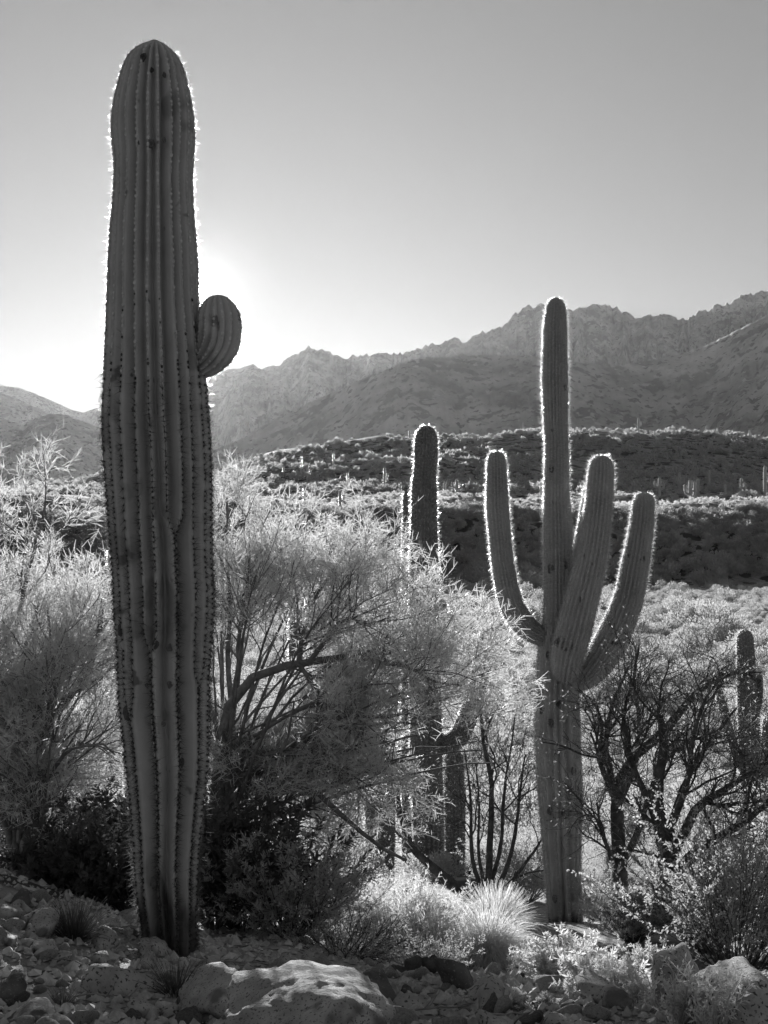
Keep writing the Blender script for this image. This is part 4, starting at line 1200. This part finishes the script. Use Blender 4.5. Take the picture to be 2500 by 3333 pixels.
# sunny pale shrubs in the centre
shrub(1290, 2990, 9.8, 2860, 0.75, 'bright broom-like shrub in the sunny centre', 211, 'grass', 'twig', 110, 0.03, 0.005, 14, bare=True, spread=0.7)
shrub(1180, 2960, 10.4, 2840, 0.7, 'pale broom-like shrub left of the bright one', 212, 'grass', 'twig', 100, 0.03, 0.005, 14, bare=True, spread=0.7)
shrub(1400, 3010, 9.6, 2890, 0.6, 'small bright shrub beside the round grass tuft', 213, 'grass', 'twig', 80, 0.03, 0.005, 14, bare=True, spread=0.8)
shrub(1380, 3090, 7.6, 3030, 0.5, 'low sunlit twiggy shrub above the gravel', 214, 'leaf', 'twig_bare', 60, 0.016, 0.005, 16)
grass_tuft(1590, 9.4, 0.34, 0.42, 'round dome of fine glowing grass in the centre', 221, 4800, droop=2.6)
grass_tuft(1610, 10.4, 0.34, 0.30, 'glowing grass clump left of the candelabra saguaro', 222, 2600, droop=1.2)
grass_tuft(2010, 11.9, 0.32, 0.32, 'bright grass clump right of the candelabra saguaro foot', 223, 2200, droop=0.9)
grass_tuft(240, 6.5, 0.20, 0.22, 'dark wiry grass tuft among the left rocks', 224, 500, 'leaf_dark', 1.0)
grass_tuft(570, 5.5, 0.16, 0.14, 'small wiry tuft below the big saguaro', 225, 160, 'leaf_dark', 0.6)
grass_tuft(200, 5.2, 0.08, 0.10, 'tiny grass tuft in the left gravel', 226, 120, 'leaf_dark', 0.6)
# pale leafy shrub over the rocks, bottom right
shrub(1850, 3240, 6.3, 3040, 0.45, 'pale leafy shrub growing over the rocks right of centre', 231, 'grass', 'twig', 75, 0.022, 0.006, 24, droop=0.10)
shrub(1990, 3290, 5.5, 3110, 0.42, 'pale drooping shrub at the bottom right of the gravel', 232, 'grass', 'twig', 70, 0.024, 0.006, 24, droop=0.14)
shrub(1740, 3300, 5.2, 3240, 0.22, 'small pale sprig shrub at the bottom edge', 233, 'leaf', 'twig', 36, 0.018, 0.005, 14, droop=0.1)
shrub(2200, 3333, 4.9, 3120, 0.22, 'upright leafy sprigs in front of the squared boulder', 234, 'grass', 'twig', 16, 0.022, 0.006, 12, droop=0.05, spread=0.5)
shrub(2330, 3333, 4.7, 3110, 0.22, 'thin sprigs in front of the right corner boulder', 235, 'grass', 'twig', 12, 0.022, 0.006, 9, droop=0.05, spread=0.6)
shrub(2100, 3150, 7.2, 3070, 0.4, 'sunlit twiggy shrub behind the squared boulder', 236, 'leaf', 'twig', 50, 0.02, 0.006, 18)
# creosote at right
shrub(2400, 3060, 8.6, 2610, 0.85, 'large small-leaved creosote bush at the right edge', 241, 'leaf', 'bark_dark', 75, 0.024, 0.012, 28)
shrub(2300, 3020, 9.6, 2760, 0.75, 'creosote bush behind the right corner boulder', 242, 'leaf', 'bark_dark', 65, 0.024, 0.012, 26)
shrub(2060, 3010, 10.0, 2850, 0.5, 'leafy bush at the foot of the right mesquite', 243, 'leaf', 'bark_dark', 55, 0.024, 0.010, 28)
shrub(2520, 3010, 10.5, 2600, 0.9, 'creosote bush half outside the right edge', 244, 'leaf', 'bark_dark', 65, 0.024, 0.012, 26)
shrub(2000, 2960, 12.5, 2850, 0.7, 'sunny bush between candelabra saguaro and mesquite', 245, 'leaf', 'twig_bare', 60, 0.022, 0.008, 28)
shrub(1710, 2900, 15.5, 2700, 1.0, 'grey shrub behind the candelabra saguaro', 246, 'leaf', 'twig_bare', 70, 0.03, 0.009, 28)

# dead log on the gravel
g = Geo()
lg = curve([P(1315, 3165, 6.6), P(1335, 3140, 6.6), P(1370, 3128, 6.65), P(1400, 3140, 6.65), P(1450, 3150, 6.7)], 14)
tubes(g, lg[None], (0.035 * (1 + 0.25 * np.random.default_rng(3).normal(size=14)) * np.linspace(1, .7, 14))[None], 9)
o = link('log', g.mesh('log', True, lg[0]), M['bark_dark'], None, tuple(lg[0]))
tag(o, 'dark dead crooked log lying on the gravel near the jagged rock', 'log')

# fallen twigs on the stones
rngt = np.random.default_rng(91)
for (px, d, ln, lab) in [(330, 5.3, .30, 'thin dead twig lying across the left gravel'), (620, 5.9, .26, 'crooked dead twig between saguaro foot and big boulder'),
                         (1420, 5.2, .34, 'forked dead twig on the gravel right of the big boulder'), (820, 6.4, .36, 'long dead twig on the shaded soil behind the big boulder'),
                         (170, 5.9, .24, 'short dead twig resting on the left stones'), (1690, 5.0, .25, 'dead twig beside the flat white stone')]:
    x = (px - 1250) / F * d
    a = rngt.uniform(-0.6, 0.6)
    t = np.linspace(-.5, .5, 8)
    p = np.stack([x + np.cos(a) * ln * t, d + np.sin(a) * ln * t + 0.012 * rngt.normal(size=8), 0 * t], 1)
    p[:, 2] = ground(p[:, 0], p[:, 1]) + 0.02 + 0.012 * rngt.random(8)
    g = Geo()
    tubes(g, p[None], (0.005 * np.linspace(1, .4, 8))[None], 5, rngt)
    q, r = spawn(p[None], np.full((1, 8), 0.005), 4, .2, .9, ln * .35, .6, 0.05, 5, .15, rngt)
    tubes(g, q, r, 4, rngt)
    tag(link('dead_twig', g.mesh('dead_twig', True, p[0]), M['twig_bare'], None, tuple(p[0])), lab, 'twig', 'fallen twigs')

# ------------------------------------------------------------------ valley, bank and hill scrub
def bush_mesh(name, n, size, seed, flat=0.75, up=0.5, wid=0.28):
    rng = np.random.default_rng(seed)
    lobes = rng.normal(0, 0.42, (9, 3)); lobes[:, 2] = np.abs(lobes[:, 2]) * 0.9 + 0.32
    li = rng.integers(0, 9, n)
    v = nrm(rng.normal(size=(n, 3))) * (rng.random(n) ** 0.4)[:, None] * rng.uniform(.32, .55, 9)[li][:, None]
    p = lobes[li] + v
    p[:, 2] = np.maximum(p[:, 2] * flat, 0.02)
    d = nrm(v * 1.6 + np.array([0, 0, up]) + rng.normal(0, 0.35, (n, 3)) + p * 0.4)
    g = Geo()
    leaves(g, p - d * size * 0.5, d, size * rng.uniform(.6, 1.5, n), size * wid * rng.uniform(.6, 1.4, n), rng)
    st = rng.normal(0, 0.35, (14, 3)); st[:, 2] = rng.uniform(0.5, 1.0, 14) * flat
    pth = np.stack([st * f for f in (0, .33, .66, 1)], 1) + rng.normal(0, .03, (14, 4, 3))
    pth[:, 0] *= 0.15; pth[:, 0, 2] = -0.05
    g2 = Geo(); tubes(g2, pth, np.full((14, 4), 0.016) * np.array([1.4, 1, .7, .4]), 3, rng)
    return g.mesh(name, False), g2.mesh(name + '_stems', True)


fine_b = [bush_mesh('bush', 5200, 0.042, 510 + i, wid=0.28) for i in range(4)]
near_b = [bush_mesh('bush', 2400, 0.085, 500 + i, wid=0.42) for i in range(5)]
mid_b = [bush_mesh('bush', 1000, 0.14, 520 + i) for i in range(5)]
for lst in (fine_b, near_b, mid_b):
    for a, b in lst:
        a.materials.append(M['scrub']); b.materials.append(M['bark_dark'])
rng = np.random.default_rng(77)
cand_b = []
tries = 0
while len(cand_b) < 9000 and tries < 60000:
    tries += 1
    d = math.exp(rng.uniform(math.log(11.5), math.log(196))) if tries % 3 == 0 else math.sqrt(rng.uniform(50 ** 2, 191 ** 2))
    px = rng.uniform(-250, 2750)
    x = (px - 1250) / F * d
    if d < 19 and px > 1120 and px < 2500: continue
    dens = noise3(x / 7.0, d / 7.0, 0, 91)
    if rng.random() > 0.55 + 0.6 * dens: continue
    s = (0.55 + 1.5 * rng.random() ** 2.2) * (1.0 if d > 40 else 0.75) * (1.25 if rng.random() < 0.12 else 1)
    cand_b.append((d, x, s, px))
# keep apart
cand_b.sort()
grid, kept = {}, []
for (d, x, s, px) in cand_b:
    key = (int(x / 1.5), int(d / 1.5))
    if any(((x - a) ** 2 + (d - b) ** 2) < (0.75 * (s + c)) ** 2 for i in (-1, 0, 1) for j in (-1, 0, 1) for (b, a, c) in grid.get((key[0] + i, key[1] + j), [])): continue
    grid.setdefault(key, []).append((d, x, s)); kept.append((d, x, s, px))
ind, rest = [], []
for b in kept:
    (ind if (len(ind) < 280 and 0 <= b[3] <= 2500 and (b[3] > 1500 or b[0] > 30 or rng.random() < .3)) else rest).append(b)


def place_bush(d, x, s, label, group, lst, mat=None, sz=None, cat='bush'):
    a, b = lst[rng.integers(len(lst))]
    o = link('bush', a); o.location = (x, d, G(x, d) - 0.03)
    sc = (s * rng.uniform(.85, 1.2), s * rng.uniform(.85, 1.2), s * rng.uniform(.75, 1.15)) if sz is None else sz
    o.scale = sc; o.rotation_euler = (0, 0, rng.uniform(0, 6.28))
    tag(o, label, cat, group)
    st = link('stems', b, None, o)
    return o


for (d, x, s, px) in ind:
    place_bush(d, x, s, 'rounded sunlit scrub bush on the valley floor below the bank', 'scrub bushes on the valley floor', fine_b if d < 26 else (near_b if d < 70 else mid_b))
# notable small trees of the valley floor
for (px, d, s, lab) in [(2245, 128, 2.7, 'bright rounded tree, left of the pair before the dark bank'), (2345, 118, 2.6, 'bright rounded tree, right of the pair before the dark bank'),
                        (1705, 135, 2.0, 'bright bushy tree seen between arm and trunk of the candelabra saguaro'), (2085, 150, 1.5, 'small dark round bush at the edge of the sandy wash'),
                        (2480, 105, 2.4, 'bushy tree before the dark bank at the right edge')]:
    x = (px - 1250) / F * d
    place_bush(d, x, s, lab, 'small trees on the valley floor', near_b, cat='tree')


def scatter_stuff(name, pts, scl, protos, mat, label, seed):
    """one mass of plants: geometry-node instances of a few low bush meshes on points"""
    me = bpy.data.meshes.new(name)
    me.vertices.add(len(pts)); me.vertices.foreach_set('co', np.asarray(pts, np.float32).ravel())
    at = me.attributes.new('sz', 'FLOAT', 'POINT'); at.data.foreach_set('value', np.asarray(scl, np.float32))
    o = link(name, me, mat)
    tag(o, label, 'scrub', kind='stuff')
    coll = bpy.data.collections.new(name + '_kinds')
    for i, pm in enumerate(protos):
        po = bpy.data.objects.new(name + '_kind', pm); coll.objects.link(po)
    ng = bpy.data.node_groups.new(name, 'GeometryNodeTree')
    ng.interface.new_socket('Geometry', in_out='INPUT', socket_type='NodeSocketGeometry')
    ng.interface.new_socket('Geometry', in_out='OUTPUT', socket_type='NodeSocketGeometry')
    N, Lk = ng.nodes, ng.links
    gi, go = N.new('NodeGroupInput'), N.new('NodeGroupOutput')
    ip = N.new('GeometryNodeInstanceOnPoints'); ci = N.new('GeometryNodeCollectionInfo')
    ci.inputs['Collection'].default_value = coll; ci.inputs['Separate Children'].default_value = True; ci.inputs['Reset Children'].default_value = True
    ip.inputs['Pick Instance'].default_value = True
    rv = N.new('FunctionNodeRandomValue'); rv.data_type = 'FLOAT_VECTOR'; rv.inputs['Max'].default_value = (0.25, 0.25, 6.28)
    na = N.new('GeometryNodeInputNamedAttribute'); na.data_type = 'FLOAT'; na.inputs['Name'].default_value = 'sz'
    Lk.new(gi.outputs[0], ip.inputs['Points']); Lk.new(ci.outputs[0], ip.inputs['Instance'])
    Lk.new(rv.outputs['Value'], ip.inputs['Rotation']); Lk.new(na.outputs['Attribute'], ip.inputs['Scale'])
    Lk.new(ip.outputs['Instances'], go.inputs[0])
    md = o.modifiers.new('scatter', 'NODES'); md.node_group = ng
    return o


mid_only = [a for a, b in mid_b]
near_only = [a for a, b in near_b]
scatter_stuff('valley_scrub', [(x, d, G(x, d) - 0.03) for d, x, s, px in rest], [s for d, x, s, px in rest], near_only, M['scrub'], 'continuous pale scrub covering the rest of the valley floor', 1)


def lowbush(n, size, seed, mat):
    a, b = bush_mesh('low_bush', n, size, seed, wid=0.5)
    a.materials.append(mat)
    return a


# bank: shaded trees along its foot and brush on its face
tp = [lowbush(700, 0.2, 540 + i, M['scrub_dark'] if i % 2 else M['scrub']) for i in range(4)]
n = 2600
d = 200 + 50 * rng.random(n) ** 0.8
x = (rng.uniform(-200, 2700, n) - 1250) / F * d
s = np.where(d < 216, rng.uniform(1.2, 2.9, n), rng.uniform(0.7, 1.8, n))
msk = (d > 216) | (rng.random(n) < 0.12)
d, x, s = d[msk], x[msk], s[msk]
scatter_stuff('bank_trees', np.stack([x, d, ground(x, d) - 0.1], 1), s, tp, M['scrub_dark'], 'dark shaded trees and brush crowding the steep bank', 2)
M['scrub_bright'] = material('bench_scrub_leaf', 0.25, 0.5, 0.9, 4, 0.6, trans=0.5, tcol=0.75, spec=0.3)
bp = [lowbush(260, 0.26, 550 + i, M['scrub_bright']) for i in range(4)]
n = 1500
d = 250 + 92 * rng.random(n)
x = (rng.uniform(-200, 2700, n) - 1250) / F * d
scatter_stuff('bench_scrub', np.stack([x, d, ground(x, d) - 0.1], 1), rng.uniform(0.35, 1.0, n), bp, M['scrub'], 'bright backlit scrub on the flat bench above the bank', 3)
hp = [lowbush(110, 0.40, 560 + i, M['scrub_far']) for i in range(4)]
n = 7000
d = 338 + 150 * rng.random(n)
x = (rng.uniform(-200, 2700, n) - 1250) / F * d
keep = noise3(x / 16, d / 16, 0, 4) + rng.normal(0, .35, n) > -0.15
d, x = d[keep], x[keep]
scatter_stuff('hill_scrub', np.stack([x, d, ground(x, d) - 0.1], 1), rng.uniform(0.3, 1.0, len(d)) ** 1.3 * 1.7 * np.where(rng.random(len(d)) < .06, 1.6, 1), hp, M['scrub_far'], 'speckled scrub covering the mesa slope below the mountains', 4)

# ------------------------------------------------------------------ haze
hz = bpy.data.materials.new('haze_air'); hz.use_nodes = True
N, Lk = hz.node_tree.nodes, hz.node_tree.links
N.clear()
out = N.new('ShaderNodeOutputMaterial'); pv = N.new('ShaderNodeVolumePrincipled')
pv.inputs['Color'].default_value = (0.93, 0.93, 0.93, 1)
pv.inputs['Density'].default_value = HAZE_DENSITY
pv.inputs['Anisotropy'].default_value = HAZE_ANISO
Lk.new(pv.outputs['Volume'], out.inputs['Volume'])
x0, x1_, y0, y1, z0, z1 = -6100, 6100, -950, 7900, -10.5, 860
vv = [(x, y, z) for x in (x0, x1_) for y in (y0, y1) for z in (z0, z1)]
ff = [(0, 1, 3, 2), (4, 6, 7, 5), (0, 4, 5, 1), (2, 3, 7, 6), (0, 2, 6, 4), (1, 5, 7, 3)]
hzo = link('haze', make_mesh('haze', vv, np.array(ff), False), hz)
tag(hzo, 'thin morning haze filling the valley before the mountains', 'haze', kind='stuff')
